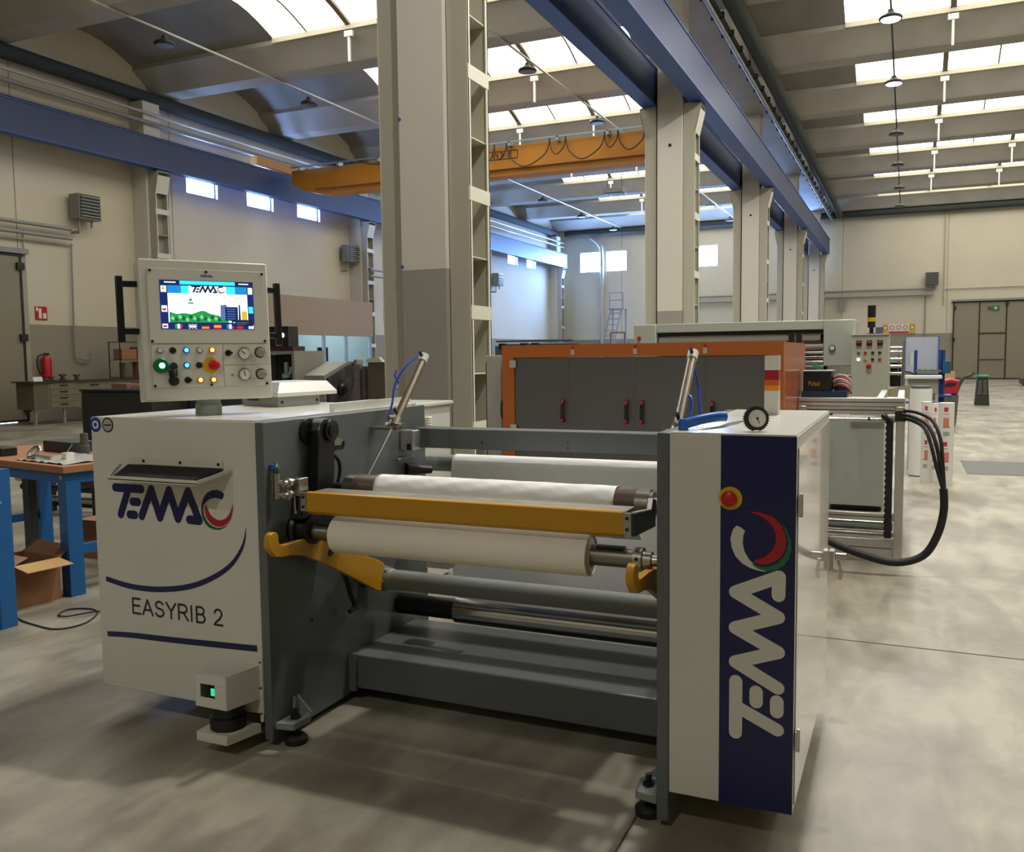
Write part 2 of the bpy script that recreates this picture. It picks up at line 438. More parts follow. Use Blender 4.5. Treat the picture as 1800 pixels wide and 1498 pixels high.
top(bm, 'duct', duct, 'dark duct across the top of the far wall', 'duct')

# ---- gantry crane
cr = T('overhead_crane', 'orange overhead travelling crane spanning the window bay', 'crane', (-12.5, 25.3, 7.0))
g = NB()
prism(g, [(-19.3, 7.9), (-19.3, 7.45), (-18.8, 7.2), (-18.0, 7.02), (-6.6, 7.02), (-5.9, 7.3), (-5.6, 7.45), (-5.6, 7.9)], 'y', 25.2, 25.75)
part(g, 'girder', corange, cr)
g = NB(); prism(g, [(-18.3, 7.21), (-18.3, 7.24), (-6.4, 7.24), (-6.4, 7.21)], 'y', 25.1, 25.21)
part(g, 'stiffener', mat('crane_orange_dull', '#a3703c', .5), cr)
for X in (-19.82, -5.33):
    part(B(X-.14, X+.14, 23.9, 27.6, 7.92, 8.2), 'end_carriage', corange, cr)
g = NB(); box(g, -19.2, -5.6, 25.02, 25.08, 7.96, 8.0)
for q in range(9): box(g, -18.9+q*1.55, -18.82+q*1.55, 25.02, 25.3, 7.86, 7.99)
part(g, 'festoon_track', mat('galvanised_track', '#8ea4a8', .4, .6), cr)
g = NB(); xs = [-16.4, -12.9, -11.6, -11.2, -9.8, -9.3, -8.1, -7.7, -6.9, -6.5, -6.1]
for a, b in zip(xs, xs[1:]):
    w = b-a; s = min(.75, .35+.3*w) if w < 2 else .25
    tube(g, [(a, 25.05, 7.95), (a+.1*w, 25.0, 7.95-.6*s), (a+w*.45, 24.98, 7.95-s), (a+w*.9, 25.0, 7.95-.6*s), (b, 25.05, 7.95)], .018, 6, 5)
part(g, 'festoon_cable', rubber, cr)
g = NB()
for j in range(4):
    x = -11.95+.27*j
    for q in ((x, x+.24, 7.52, 7.535), (x, x+.24, 7.755, 7.77), (x, x+.015, 7.52, 7.77), (x+.225, x+.24, 7.52, 7.77)): box(g, q[0], q[1], 25.188, 25.199, q[2], q[3])
part(g, 'capacity_plate', black, cr)
t = text_bm('5 10 t', .16); t.transform(Matrix.Translation((-11.6, 25.19, 7.585)) @ Matrix.Rotation(PI/2, 4, 'X')); part(t, 'lettering', black, cr)

# ---- high bay lamps and their conduits
def lamp(x, y, z, label, on=0, watt=0):
    t = T('high_bay_lamp', label, 'lamp', (x, y, z), group='high bay lamps under the roof')
    part(lathe(NB(), (x, y, z), (0, 0, 1), [(0, .24), (.03, .25), (.07, .23), (.12, .12), (.17, .07), (.22, .06)], 20), 'shade', mat('lamp_black', '#1d1a17', .6), t)
    part(lathe(NB(), (x, y, z-.012), (0, 0, 1), [(0, .2), (.01, .21)], 20), 'lens', emis('lamp_lens_lit', '#fffdf4', 30) if on else mat('lamp_lens', '#5a554c', .4), t)
    if watt:
        ld_ = bpy.data.lights.new('lamp_light', 'AREA'); ld_.shape = 'DISK'; ld_.size = .36; ld_.energy = watt; ld_.color = (1, .97, .9)
        lo = bpy.data.objects.new('lamp_light', ld_); C.objects.link(lo); lo.parent = t; lo.location = (0, 0, -.03)
    part(CY((x, y, z+.3), (x, y, 9.29), .012, n=6), 'rod', duct, t)
    return t
l0 = None
LL = [(-16.3, 16.6, 'leftmost'), (-16.3, 22.2, 'left'), (-16.3, 40.7, ''), (-16.3, 46.3, ''), (-16.3, 52, ''), (-9.3, 22.2, ''), (-9.3, 28.0, ''), (-9.3, 46.0, ''), (-9.3, 51.6, '')]
lbl = ['hanging lamp nearest the left wall at the top of the picture', 'hanging lamp between the leftmost one and the nearest column', 'far hanging lamp left of the ceiling heater, nearest of three', 'far hanging lamp left of the ceiling heater, middle of three', 'far hanging lamp nearest the far wall in the window bay',
       'hanging lamp in front of the roof light just right of the nearest column', 'hanging lamp above the orange crane', 'small far lamp seen between the second and third columns', 'small far lamp nearest the third column']
for (x, y, _), lb in zip(LL, lbl):
    lamp(x, y, 9.0, lb)
for i, y in enumerate((22.4, 27.7, 34.1, 39.7, 45.3, 50.9)):
    lamp(-.5, y, 9.0, ['first', 'second', 'third', 'fourth', 'fifth', 'last'][i]+' lamp of the row receding down the door bay', i < 2, 130 if i < 2 else 0)
for x, y, w_, lb in ((-.5, 5.6, 330, 'lit lamp above the unwinding machine, out of the picture'), (-.5, 11.2, 230, 'lit lamp over the slitter, out of the picture'), (-.5, 16.8, 200, 'lit lamp beyond the slitter, out of the picture'),
                     (-1.5, -5.5, 230, 'unseen fill lamp added behind the camera over the unwinding machine bay'), (-8, -5.5, 150, 'unseen fill lamp added behind the camera over the window bay'), (4.6, 8.4, 120, 'lit lamp over the open floor, out of the picture'), (4.6, 18, 120, 'lit lamp over the far open floor, out of the picture')):  # the two behind the camera are added fill for the machine fronts
    lamp(x, y, 9.0, lb, 1, w_)
for x in (-16.3, -9.3):
    top(CY((x, 2, 9.325), (x, YF-.5, 9.325), .03, n=8), 'conduit', pipe, 'pale conduit carrying the lamps %s' % ('near the left wall' if x < -12 else 'in the middle of the window bay'), 'conduit')
top(CY((-.5, 20, 9.33), (-.5, YF-.5, 9.33), .022, n=8), 'conduit', duct, 'conduit carrying the lamps of the door bay', 'conduit')
# ceiling heaters
def cheater(x, y, z, label):
    t = T('ceiling_heater', label, 'heater', (x, y, z), group='square heaters under the roof')
    part(B(x-.45, x+.45, y-.3, y+.3, z, z+.22), 'housing', heater, t, bevel=.02)
    part(B(x-.38, x+.38, y-.25, y+.25, z-.02, z-.002), 'grille', mat('heater_grille', '#221f1c', .6), t)
    g = NB()
    for a in (-.35, .35): cyl(g, (x+a, y, z+.22), (x+a*.6, y, 10.0), .012, n=6)
    part(g, 'hanger', duct, t)
cheater(-11.9, 38.2, 8.6, 'square ceiling heater under the crane between columns')
cheater(4.5, 37, 8.9, 'square ceiling heater hanging in the door bay')
cheater(3.9, 22.0, 9.0, 'square ceiling heater cut off by the upper right corner')
# ---- wall unit heaters and pipes
def uheater(y, label):
    t = T('unit_heater', label, 'heater', (XW+.3, y, 5.3), group='louvred unit heaters on the left wall')
    part(B(XW+.12, XW+.5, y-.35, y+.35, 5.33, 6.0), 'housing', heater, t, bevel=.015)
    g = NB()
    for i in range(7): prism(g, [(XW+.5, 5.38+i*.085), (XW+.56, 5.40+i*.085), (XW+.56, 5.42+i*.085), (XW+.5, 5.44+i*.085)], 'y', y-.31, y+.31)
    part(g, 'louvres', mat('louvre_grey', '#8f8d86', .45), t)
    part(B(XW+.498, XW+.505, y-.32, y+.32, 5.37, 5.97), 'opening', black, t)
    g = NB(); cyl(g, (XW+.3, y-.2, 5.33), (XW+.3, y-.2, 5.0), .03, n=8); cyl(g, (XW+.3, y+.2, 5.33), (XW+.3, y+.2, 5.15), .03, n=8); cyl(g, (XW+.02, y-.2, 5.0), (XW+.32, y-.2, 5.0), .04, n=8)
    part(g, 'bracket', gpipe, t)
uheater(17.65, 'louvred unit heater high on the wall above the cream door')
uheater(30.2, 'louvred unit heater beside the nearest column, left of it')
uheater(44.2, 'louvred unit heater seen just right of the nearest column')
for i, (y0, y1) in enumerate(((6, 17.25), (30.6, 33.5))):
    for z, lb in ((5.05, 'upper'), (4.8, 'lower')):
        top(CY((XW+.22 if i == 0 else -19.7, y0, z), (XW+.22 if i == 0 else -19.7, y1, z), .05, n=10), 'heating_pipe', gpipe, lb+' grey heating pipe on the wall ' + ('leading to the heater above the cream door' if i == 0 else 'right of the middle heater'), 'pipe')
tube_b = tube(NB(), [(XW+.08, 17.35, 4.7), (XW+.08, 17.3, 1.9), (XW+.12, 17.4, 1.62), (XW+.14, 17.75, 1.6), (XW+.12, 17.9, 1.85)], .022, 8)
top(tube_b, 'hose', gpipe, 'thin hose looping down the wall above the drawers', 'hose')
top(CY((XW+.05, 15.95, 4.9), (XW+.05, 15.97, 3.75), .02, n=8), 'conduit', pipe, 'short conduit end above the cream door edge', 'conduit')
top(CY((XW+.1, 8, 4.62), (XW+.1, 17.4, 4.66), .02, n=8), 'conduit', pipe, 'thin conduit under the heating pipes by the cream door', 'conduit')
# far wall heater and pipes
t = T('unit_heater', 'louvred unit heater on the far wall left of the double door', 'heater', (1.15, YF-.3, 5.1))
part(B(.82, 1.48, YF-.5, YF-.1, 5.1, 5.78), 'housing', heater, t, bevel=.015)
g = NB()
for i in range(7): box(g, .86, 1.44, YF-.55, YF-.5, 5.15+i*.085, 5.175+i*.085)
part(g, 'louvres', mat('louvre_grey', '#8f8d86', .45), t)
part(B(.85, 1.45, YF-.506, YF-.499, 5.13, 5.75), 'opening', black, t)
for z, x1 in ((4.93, 1.3), (4.6, 1.25)):
    top(CY((-14, YF-.2, z), (x1, YF-.2, z), .06, n=10), 'heating_pipe', gpipe, '%s grey heating pipe along the far wall' % ('upper' if z > 4.8 else 'lower'), 'pipe')
top(B(-3.55, -3.25, YF-.3, YF-.15, 3.85, 4.52), 'junction_box', gpipe, 'grey box under the pipes on the far wall', 'box')
top(CY((.85, YF-.06, 4.6), (.85, YF-.06, .1), .03, n=8), 'conduit', gpipe, 'conduit running down the far wall below the heater', 'conduit')
top(CY((1.75, YF-.06, 9.2), (1.75, YF-.06, 4.0), .03, n=8), 'conduit', pipe, 'long conduit down the far wall left of the double door', 'conduit')
top(CY((1.8, YF-.06, 4.9), (8, YF-.06, 4.9), .025, n=8), 'conduit', pipe, 'conduit above the double door on the far wall', 'conduit')
top(tube(NB(), [(-18.3, YF-.25, 8.85), (-17.75, YF-.3, 8.4), (-17.6, YF-.25, 7.8), (-17.6, YF-.25, 5), (-17.6, YF-.25, .1)], .11, 10), 'downpipe', pipe, 'pale downpipe between the two far left windows', 'pipe')
# doors
blk = mat('door_seal_black', '#1b1813', .5)
d = NB(); box(d, XW+.01, XW+.09, 7.0, 15.75, .06, 4.2)
D1 = struct(d, 'door_1', doorp)
g = NB(); box(g, XW+.01, XW+.11, 7.0, 15.87, 4.2, 4.27); box(g, XW+.01, XW+.1, 15.75, 15.82, .04, 4.2); box(g, XW+.01, XW+.1, 11.0, 11.05, .04, 4.2); box(g, XW+.01, XW+.1, 7, 15.8, .02, .07)
part(g, 'door_seal', blk, D1)
part(B(XW+.02, XW+.06, 7.0, 15.5, .002, .018), 'daylight_gap', emis('gap_daylight', '#dfe8ff', 6), D1)
part(B(XW+.01, XW+.16, 7.0, 16.0, 4.27, 4.4), 'head_track', gpipe, D1)
part(B(XW+.005, XW+.06, 15.82, 15.98, 0, 4.27), 'jamb', mat('jamb_grey', '#9d9a86', .5), D1)
for z in (3.95, 2.15, .35): part(B(XW+.08, XW+.16, 15.66, 15.86, z-.09, z+.09), 'hinge', blk, D1)
g = NB(); tube(g, [(XW+.12, 14.62, 1.25), (XW+.13, 14.8, 1.2), (XW+.13, 14.86, 1.05), (XW+.13, 14.8, .9), (XW+.12, 14.62, .85)], .02, 8); part(g, 'handle', blk, D1)
d = NB(); box(d, 2.26, 9.6, YF-.1, YF-.02, .05, 4.13); D2 = struct(d, 'door_2', doorp)
g = NB()
for x in (2.26, 3.5, 4.77, 6.0, 7.3): box(g, x-.03, x+.03, YF-.13, YF-.02, .02, 4.13)
box(g, 2.2, 9.6, YF-.13, YF-.02, 4.1, 4.18); box(g, 2.2, 9.6, YF-.13, YF-.02, .01, .06); box(g, 3.5, 4.77, YF-.13, YF-.02, 2.42, 2.48)
part(g, 'door_seal', blk, D2)
part(B(2.15, 9.6, YF-.2, YF-.02, 4.18, 4.28), 'head_track', gpipe, D2)
part(CY((3.55, YF-.18, 1.05), (4.7, YF-.18, 1.05), .025, n=8), 'push_bar', blk, D2)
for x, z in ((2.3, 3.85), (2.28, 2.15), (4.78, 4.0)): part(B(x-.07, x+.07, YF-.2, YF-.1, z-.08, z+.08), 'hinge', blk, D2)
es = T('exit_sign', 'green emergency exit sign with a white cross on the far double door', 'sign', (4.25, YF-.15, 3.4))
part(B(4.08, 4.42, YF-.15, YF-.135, 3.65, 3.9), 'plate', mat('sign_green', '#1d6e4a', .4), es)
g = NB(); box(g, 4.17, 4.33, YF-.156, YF-.1505, 3.75, 3.8); box(g, 4.225, 4.275, YF-.156, YF-.1505, 3.69, 3.86); part(g, 'pictogram', white, es)
g = NB(); box(g, 3.9, 3.93, YF-.15, YF-.14, 3.66, 3.88); box(g, 4.0, 4.03, YF-.15, YF-.14, 3.66, 3.88); box(g, 3.9, 4.03, YF-.15, YF-.14, 3.76, 3.79); part(g, 'pictogram', black, es)
bs = T('warning_banner', 'yellow safety notice with five round pictograms low on the far wall', 'sign', (-.45, YF-.03, 2.5))
part(B(-1.28, .38, YF-.05, YF-.03, 2.52, 3.04), 'board', mat('notice_white', '#d8c9c0', .5), bs)
for x in (-1.28, .08): part(B(x, x+.3, YF-.058, YF-.051, 2.52, 3.04), 'warning_panel', mat('notice_yellow', '#c9a416', .5), bs)
g = NB(); box(g, -.96, .06, YF-.058, YF-.051, 2.54, 2.64); part(g, 'text_strip', red, bs)
g = NB()
for j in range(5):
    x = -1.13+.34*j
    prism(g, disc((x, 2.85), .12, 18), 'y', YF-.066, YF-.06, 0); prism(g, disc((x, 2.85), .085, 18), 'y', YF-.07, YF-.0665, 1)
part(g, 'pictogram', [mat('notice_ring', '#8a4a50', .5), mat('notice_white', '#d8c9c0', .5)], bs)
sg = T('extinguisher_sign', 'red and white fire extinguisher sign on the wall by the cream door', 'sign', (XW+.02, 16.1, 2.55))
part(B(XW+.005, XW+.02, 16.2, 16.55, 2.62, 2.97), 'plate', red, sg)
g = NB(); box(g, XW+.0205, XW+.024, 16.3, 16.38, 2.66, 2.92); box(g, XW+.0205, XW+.024, 16.42, 16.52, 2.66, 2.8); box(g, XW+.0205, XW+.024, 16.22, 16.28, 2.85, 2.95); part(g, 'pictogram', white, sg)
fe = T('fire_extinguisher', 'red fire extinguisher hung on the wall beside the cream door', 'extinguisher', (XW+.15, 16.35, 1.05))
part(lathe(NB(), (XW+.15, 16.35, 1.1), (0, 0, 1), [(0, .1), (.02, .12), (.5, .12), (.58, .08), (.6, .03)], 20), 'cylinder', red, fe)
part(B(XW+.12, XW+.18, 16.28, 16.42, 1.7, 1.76), 'valve_head', black, fe)
part(tube(NB(), [(XW+.15, 16.3, 1.72), (XW+.2, 16.08, 1.68), (XW+.22, 16.02, 1.45), (XW+.2, 16.12, 1.2)], .018, 8), 'hose', rubber, fe)
#PART2
# ================================================================ THE UNWINDING MACHINE
Y0 = 2.745
M = T('unwinding_machine', 'grey unwinding machine with cream end cabinets, blue lettering and a control panel on top', 'machine', (-1.75, Y0, 0))
# --- left cabinet
cl = part(B(-3.2, -2.316, Y0, 4.0, .13, 1.305), 'left_cabinet', cream, M, bevel=.004)
part(B(-3.196, -2.316, Y0+.004, 3.996, 1.3055, 1.309), 'top_plate', creamtop, cl)  # same paint as the front, lightened in colour as if lit from above
part(B(-2.36, -2.335, 3.3, 3.97, 1.309, 1.345), 'top_rail', creamtop, cl)
part(B(-2.95, -2.4, Y0+.55, 3.9, .0, .129), 'plinth', black, cl)
def logo(bmf, s0, k, mi=(0, 1, 2)):
    """lettering outlines in (s, t); bmf(poly, mi) adds a polygon"""
    R = .0202
    for a, b, r in (((.53, .466), (.366, .466), R), ((.449, .462), (.394, .340), R), ((.505, .404), (.473, .404), R), ((.483, .342), (.451, .342), R),
                    ((.526, .340), (.592, .468), R), ((.592, .468), (.638, .340), R), ((.638, .340), (.700, .469), R), ((.700, .469), (.747, .341), R),
                    ((.747, .341), (.813, .469), R), ((.813, .469), (.872, .340), R), ((.872, .340), (.815, .341), R)):
        bmf([((x-.366)*k, (y-.34)*k) for x, y in capsule(a, b, r)], mi[0])
    def P(l): return [((x-.366)*k, (y-.34)*k) for x, y in l]
    # C : thick arc tapering to a point, and two crescents
    cx, cy = .972, .392
    out = [(cx+.062+.0, cy+.058)] ; arc = []
    g_out = [(1.017, .455), (1.021, .468), (1.008, .479), (.98, .486), (.952, .482), (.925, .470), (.905, .450), (.892, .425), (.886, .398), (.884, .378)]
    g_in = [(.891, .390), (.902, .412), (.92, .430), (.942, .443), (.968, .449), (.993, .447), (1.006, .442)]
    bmf(P(g_out+g_in), mi[0])
    r_out = [(1.068, .432), (1.066, .395), (1.056, .362), (1.036, .338), (1.008, .324), (.985, .320), (.960, .322), (.937, .333), (.918, .352), (.909, .372), (.905, .392), (.913, .418)]
    r_in = [(.922, .402), (.932, .380), (.950, .362), (.975, .351), (1.0, .350), (1.025, .360), (1.044, .378), (1.058, .402)]
    bmf(P(r_out+r_in), mi[1])
    n_out = [(.905, .424), (.891, .400), (.886, .375), (.892, .350), (.908, .327), (.930, .312), (.958, .305), (.99, .307), (1.02, .320), (1.035, .333)]
    n_in = [(1.012, .322), (.99, .316), (.975, .315), (.953, .319), (.932, .329), (.913, .347), (.902, .368), (.900, .392)]
    bmf(P(n_out+n_in), mi[2])
lr = mat('logo_red', '#a81222', .35, var=0); lg = mat('logo_green', '#1c5a2e', .35, var=0)
g = NB(); n = [0]
def addL(poly, mi):
    n[0] += 1; y = Y0-.0004-.00003*n[0]
    prism(g, [(-3.073+s, .896+t) for s, t in poly], 'y', y-.0003, y, mi)
logo(addL, 0, .905)
part(g, 'logo', [navy, lr, lg], cl, 'dark blue lettering with a red and green crescent')
def arc(cx, cy, rx, ry, a0, a1, n=10): return [(cx+rx*math.cos(math.radians(a0+(a1-a0)*i/n)), cy+ry*math.sin(math.radians(a0+(a1-a0)*i/n))) for i in range(n+1)]
GL = {'E': (.62, [[(.58, 1), (.04, 1), (.04, 0), (.6, 0)], [(.04, .53), (.53, .53)]]), 'A': (.74, [[(.0, 0), (.36, 1), (.72, 0)], [(.13, .33), (.59, .33)]]),
      'S': (.68, [arc(.33, .745, .26, .25, 20, 180, 8)+arc(.33, .745, .26, .22, 190, 262, 4)+arc(.33, .27, .29, .25, 82, 0, 6)+arc(.33, .27, .29, .26, -10, -165, 8)]),
      'Y': (.68, [[(.0, 1), (.33, .45), (.66, 1)], [(.33, .45), (.33, 0)]]), 'R': (.72, [[(.04, 0), (.04, 1), (.38, 1)]+arc(.38, .74, .24, .26, 85, -85, 8)+[(.04, .48)], [(.36, .48), (.68, 0)]]),
      'I': (.22, [[(.06, 0), (.06, 1)]]), 'B': (.66, [[(.04, 0), (.04, 1), (.34, 1)]+arc(.34, .765, .21, .235, 85, -85, 8)+[(.04, .53)], [(.34, .53)]+arc(.35, .265, .25, .265, 80, -85, 8)+[(.04, 0)]]),
      ' ': (.26, []), '2': (.6, [arc(.29, .73, .24, .27, 170, -20, 10)+[(.40, .42), (.12, .16), (.02, 0), (.56, 0)]])}
g = NB(); cx_ = 0; lw_ = .0046; Hh = .064; n[0] = 0
tw = sum(GL[c_][0]+.16 for c_ in 'EASYRIB 2')-.16; kx = .494/tw
for c_ in 'EASYRIB 2':
    w_, st__ = GL[c_]
    for line in st__:
        for a, b in zip(line, line[1:]):
            n[0] += 1; y = Y0-.0006-.000004*n[0]
            prism(g, capsule((-3.005+(cx_+a[0])*kx, .472+a[1]*Hh), (-3.005+(cx_+b[0])*kx, .472+b[1]*Hh), lw_, 4), 'y', y-.0002, y)
    cx_ += w_+.16
part(g, 'lettering', mat('lettering_black', '#1c1c26', .4), cl)
def ribbon(pts, ws):
    P = smooth_pts([(x, z, 0) for x, z in pts], 8); n_ = len(P); U = []; L_ = []
    for i, p in enumerate(P):
        d = (P[min(i+1, n_-1)]-P[max(i-1, 0)]).normalized(); q = i/(n_-1)*(len(ws)-1); a = int(min(q, len(ws)-2)); w = ws[a]+(ws[a+1]-ws[a])*(q-a)
        nn = Vector((-d.y, d.x, 0)); U.append((p.x+nn.x*w/2, p.y+nn.y*w/2)); L_.append((p.x-nn.x*w/2, p.y-nn.y*w/2))
    return U, L_
def strip_part(pts, ws, name):
    U, L_ = ribbon(pts, ws); g = NB()
    A = [g.verts.new((x, Y0-.0007, z)) for x, z in U]; D = [g.verts.new((x, Y0-.0007, z)) for x, z in L_]
    for i in range(len(A)-1): g.faces.new((A[i], A[i+1], D[i+1], D[i]))
    part(g, name, navy, cl)
strip_part([(-3.153, .607), (-3.0, .586), (-2.82, .592), (-2.64, .63), (-2.48, .71), (-2.40, .80), (-2.374, .885)], [.022, .024, .024, .023, .02, .014, .001], 'swoosh')
strip_part([(-3.16, .362), (-3.02, .372), (-2.8, .379), (-2.55, .389), (-2.341, .398)], [.022, .024, .025, .026, .026], 'stripe')
# round stickers
for x, m1, m2 in ((-3.171, mat('sticker_blue', '#1d3f8c', .4), white), (-3.10, black, mat('sticker_grey', '#a9a69c', .4))):
    g = NB(); prism(g, disc((x, 1.276), .032), 'y', Y0-.001, Y0-.0003, 0); prism(g, disc((x, 1.276), .026 if m1 is black else .018), 'y', Y0-.0016, Y0-.0011, 1)
    if m1 is black: box(g, x-.02, x+.02, Y0-.0021, Y0-.0017, 1.273, 1.279, 0)
    else: prism(g, disc((x, 1.276), .009), 'y', Y0-.0022, Y0-.0017, 0)
    part(g, 'round_sticker', [m1, m2], cl)
# folded tray on the front
g = NB()
def slab(bm, c, t):
    v = [bm.verts.new(p) for p in c]; w = [bm.verts.new((p[0], p[1], p[2]-t)) for p in c]; bm.faces.new(v); bm.faces.new(w[::-1])
    for i in range(len(c)): bm.faces.new((v[i], w[i], w[(i+1) % len(c)], v[(i+1) % len(c)]))
slab(g, [(-3.045, Y0, 1.105), (-2.985, Y0-.115, 1.068), (-2.51, Y0-.115, 1.068), (-2.432, Y0, 1.105)], .004)
prism(g, [(-2.985, Y0-.115), (-2.51, Y0-.115), (-2.514, Y0-.110), (-2.981, Y0-.110)], 'z', 1.06, 1.079)
slab(g, [(-3.045, Y0, 1.115), (-2.985, Y0-.115, 1.079), (-2.98, Y0-.110, 1.079), (-3.037, Y0, 1.115)], .012); slab(g, [(-2.432, Y0, 1.115), (-2.51, Y0-.115, 1.079), (-2.516, Y0-.110, 1.079), (-2.44, Y0, 1.115)], .012)
tr = part(g, 'tray', cream, cl)
g = NB(); slab(g, [(-2.99, Y0-.003, 1.1135), (-2.962, Y0-.106, 1.0795), (-2.535, Y0-.106, 1.0795), (-2.48, Y0-.003, 1.1135)], .006)
part(g, 'tray_mat', mat('dark_tray_mat', '#181716', .8), tr)
g = NB(); box(g, -2.93, -2.48, Y0-.004, Y0-.0005, 1.116, 1.145); part(g, 'tray_flange', cream, tr)
g = NB()
for x in (-2.9, -2.7, -2.5): cyl(g, (x, Y0-.004, 1.131), (x, Y0-.008, 1.131), .006, n=10)
part(g, 'screw', black, tr)
# laser scanner guard
sc_ = [(-2.548, Y0), (-2.52, Y0-.145), (-2.375, Y0-.145), (-2.335, Y0-.0)]
g = NB(); SX0, SX1, SY = -2.52, -2.36, Y0-.155
def hexbox(bm, z0, z1, mi=0): prism(bm, [(-2.535, Y0), (-2.52, SY+.03), (-2.512, SY), (-2.372, SY), (-2.335, Y0)], 'z', z0, z1, mi)
gd = T('x', 'x', 'x', (0, 0, 0)); bpy.data.objects.remove(gd)
g = NB()
# front wall with window
box(g, -2.52, -2.372, SY, SY+.004, .195, .235); box(g, -2.52, -2.372, SY, SY+.004, .288, .325)
box(g, -2.52, -2.497, SY, SY+.004, .235, .288); box(g, -2.425, -2.372, SY, SY+.004, .235, .288)
prism(g, [(-2.372, SY), (-2.368, SY), (-2.331, Y0), (-2.335, Y0)], 'z', .195, .325)
prism(g, [(-2.52, SY), (-2.535, Y0), (-2.539, Y0), (-2.524, SY)], 'z', .195, .325)
g2 = NB()
for q in ((SY, .325, .329), ): prism(g, [(-2.52, SY), (-2.372, SY), (-2.335, Y0), (-2.535, Y0)], 'z', .325, .329)
prism(g, [(-2.335, Y0-.003), (-2.335, Y0), (-2.318, Y0), (-2.318, Y0-.003)], 'z', .10, .36)
prism(g, [(-2.53, Y0), (-2.525, SY), (-2.372, SY), (-2.335, Y0)], 'z', .055, .092)
sg_ = part(g, 'scanner_guard', cream, M, bevel=.002)
g = NB(); lathe(g, (-2.44, Y0-.07, .095), (0, 0, 1), [(0, .07), (.045, .07), (.05, .06), (.1, .06), (.105, .066), (.2, .066)], 24)
part(g, 'scanner', black, sg_)
part(B(-2.45, -2.426, SY+.006, SY+.009, .243, .272), 'status_light', emis('scanner_green', '#35d39a', 1.1), sg_)
g = NB()
for z in (.345, .24, .135): cyl(g, (-2.327, Y0-.003, z), (-2.327, Y0-.007, z), .004, n=8)
part(g, 'screw', black, sg_)
# --- side plates and feet
pl = part(prism(NB(), [(Y0-.002, .03), (Y0-.002, 1.302), (4.01, 1.302), (4.01, .03)], 'x', -2.315, -2.275), 'left_side_plate', dgrey, M, bevel=.003)
pr = part(prism(NB(), [(Y0-.002, .03), (Y0-.002, 1.302), (3.95, 1.302), (3.95, .03)], 'x', -.718, -.679), 'right_side_plate', dgrey, M, bevel=.003)
def foot(par, x, s):
    g = NB(); xa = x+s*.004
    prism(g, [(xa, 2.755), (xa+s*.075, 2.77), (xa+s*.085, 2.86), (xa+s*.075, 2.885), (xa, 2.93)] if s > 0 else [(xa, 2.755), (xa, 2.93), (xa+s*.075, 2.885), (xa+s*.085, 2.86), (xa+s*.075, 2.77)], 'z', .075, .10)
    prism(g, [(2.86, .10), (2.93, .10), (2.87, .17)], 'x', *sorted((xa, xa+s*.012)))
    prism(g, [(xa, .10), (xa+s*.07, .10), (xa, .165)], 'y', 2.895, 2.905)
    f = part(g, 'foot_bracket', dgrey2, par)
    part(lathe(NB(), (x+s*.048, 2.825, 0), (0, 0, 1), [(0, .045), (.022, .047), (.035, .035), (.04, .02)], 24), 'levelling_foot', rubber, f)
    part(CY((x+s*.048, 2.825, .03), (x+s*.048, 2.825, .14), .011, n=12), 'levelling_bolt', black, f)
    part(CY((x+s*.048, 2.825, .10), (x+s*.048, 2.825, .115), .02, n=6), 'nut', black, f)
foot(pl, -2.275, 1); foot(pr, -.718, -1)
part(CY((-2.2755, 3.014, .445), (-2.272, 3.014, .445), .008, n=12), 'plug', black, pl)
# --- base box between the plates
bs_ = part(B(-2.2745, -.7185, 3.285, 3.87, .06, .215), 'base_box', dgrey, M, bevel=.006)
part(B(-2.274, -2.235, 3.27, 3.284, .05, .22), 'flange', dgrey, bs_)
# --- upper cross beam
cb = part(B(-2.235, -.7185, 3.83, 3.95, 1.10, 1.197), 'cross_beam', dgrey, M, bevel=.004)
g = NB()
for x, z in ((-1.86, 1.135), (-1.42, 1.15), (-1.42, 1.12), (-1.0, 1.15)): cyl(g, (x, 3.8295, z), (x, 3.826, z), .004, n=8)
part(g, 'screw', black, cb)
part(B(-2.2745, -2.2, 3.76, 3.83, 1.09, 1.19), 'end_block', alu, M, bevel=.003)
part(B(-2.235, -2.215, 3.755, 3.7595, 1.095, 1.125), 'cable_slot', black, M)
# --- right cabinet
cr_ = part(B(-.678, -.293, Y0, 3.95, .13, 1.30), 'right_cabinet', cream, M, bevel=.003)
part(B(-.676, -.295, Y0+.002, 3.948, 1.3005, 1.304), 'top_plate', creamtop, cr_)  # lit look of the top is in the colour, paint is the cabinet's
part(B(-.62, -.40, Y0+.5, 3.7, .0, .129), 'plinth', black, cr_)
part(B(-.517, -.2935, Y0-.0006, Y0-.0001, .131, 1.299), 'front_panel', navy, cr_, 'dark blue strip down the front')
part(B(-.2925, -.289, Y0+.03, 3.93, .15, 1.262), 'side_door', mat('glossy_cream_door', '#cdccbf', .12, coat=.6, var=.02), cr_)
g = NB()
for z in (.33, 1.06): box(g, -.2885, -.279, Y0+.012, Y0+.04, z, z+.06); cyl(g, (-.281, Y0+.026, z-.005), (-.281, Y0+.026, z+.065), .006, n=10)
part(g, 'hinge', alu, cr_)
g = NB(); n[0] = 0
def addR(poly, mi):
    n[0] += 1; y = Y0-.0008-.00003*n[0]
    prism(g, [(-(.34+t), .366+s) for s, t in poly], 'y', y-.0003, y, mi)
lgr2 = mat('logo_bright_green', '#0f6b3c', .35, var=0)
logo(addR, 0, 1.0)
part(g, 'logo', [cream, lr, lgr2], cr_, 'vertical pale lettering with a red and green crescent')
st = part(CY((-.487, Y0-.001, 1.105), (-.487, Y0-.004, 1.105), .036, n=30), 'emergency_stop', mat('estop_yellow', '#d8a818', .4), cr_, 'red emergency stop button on a yellow disc')
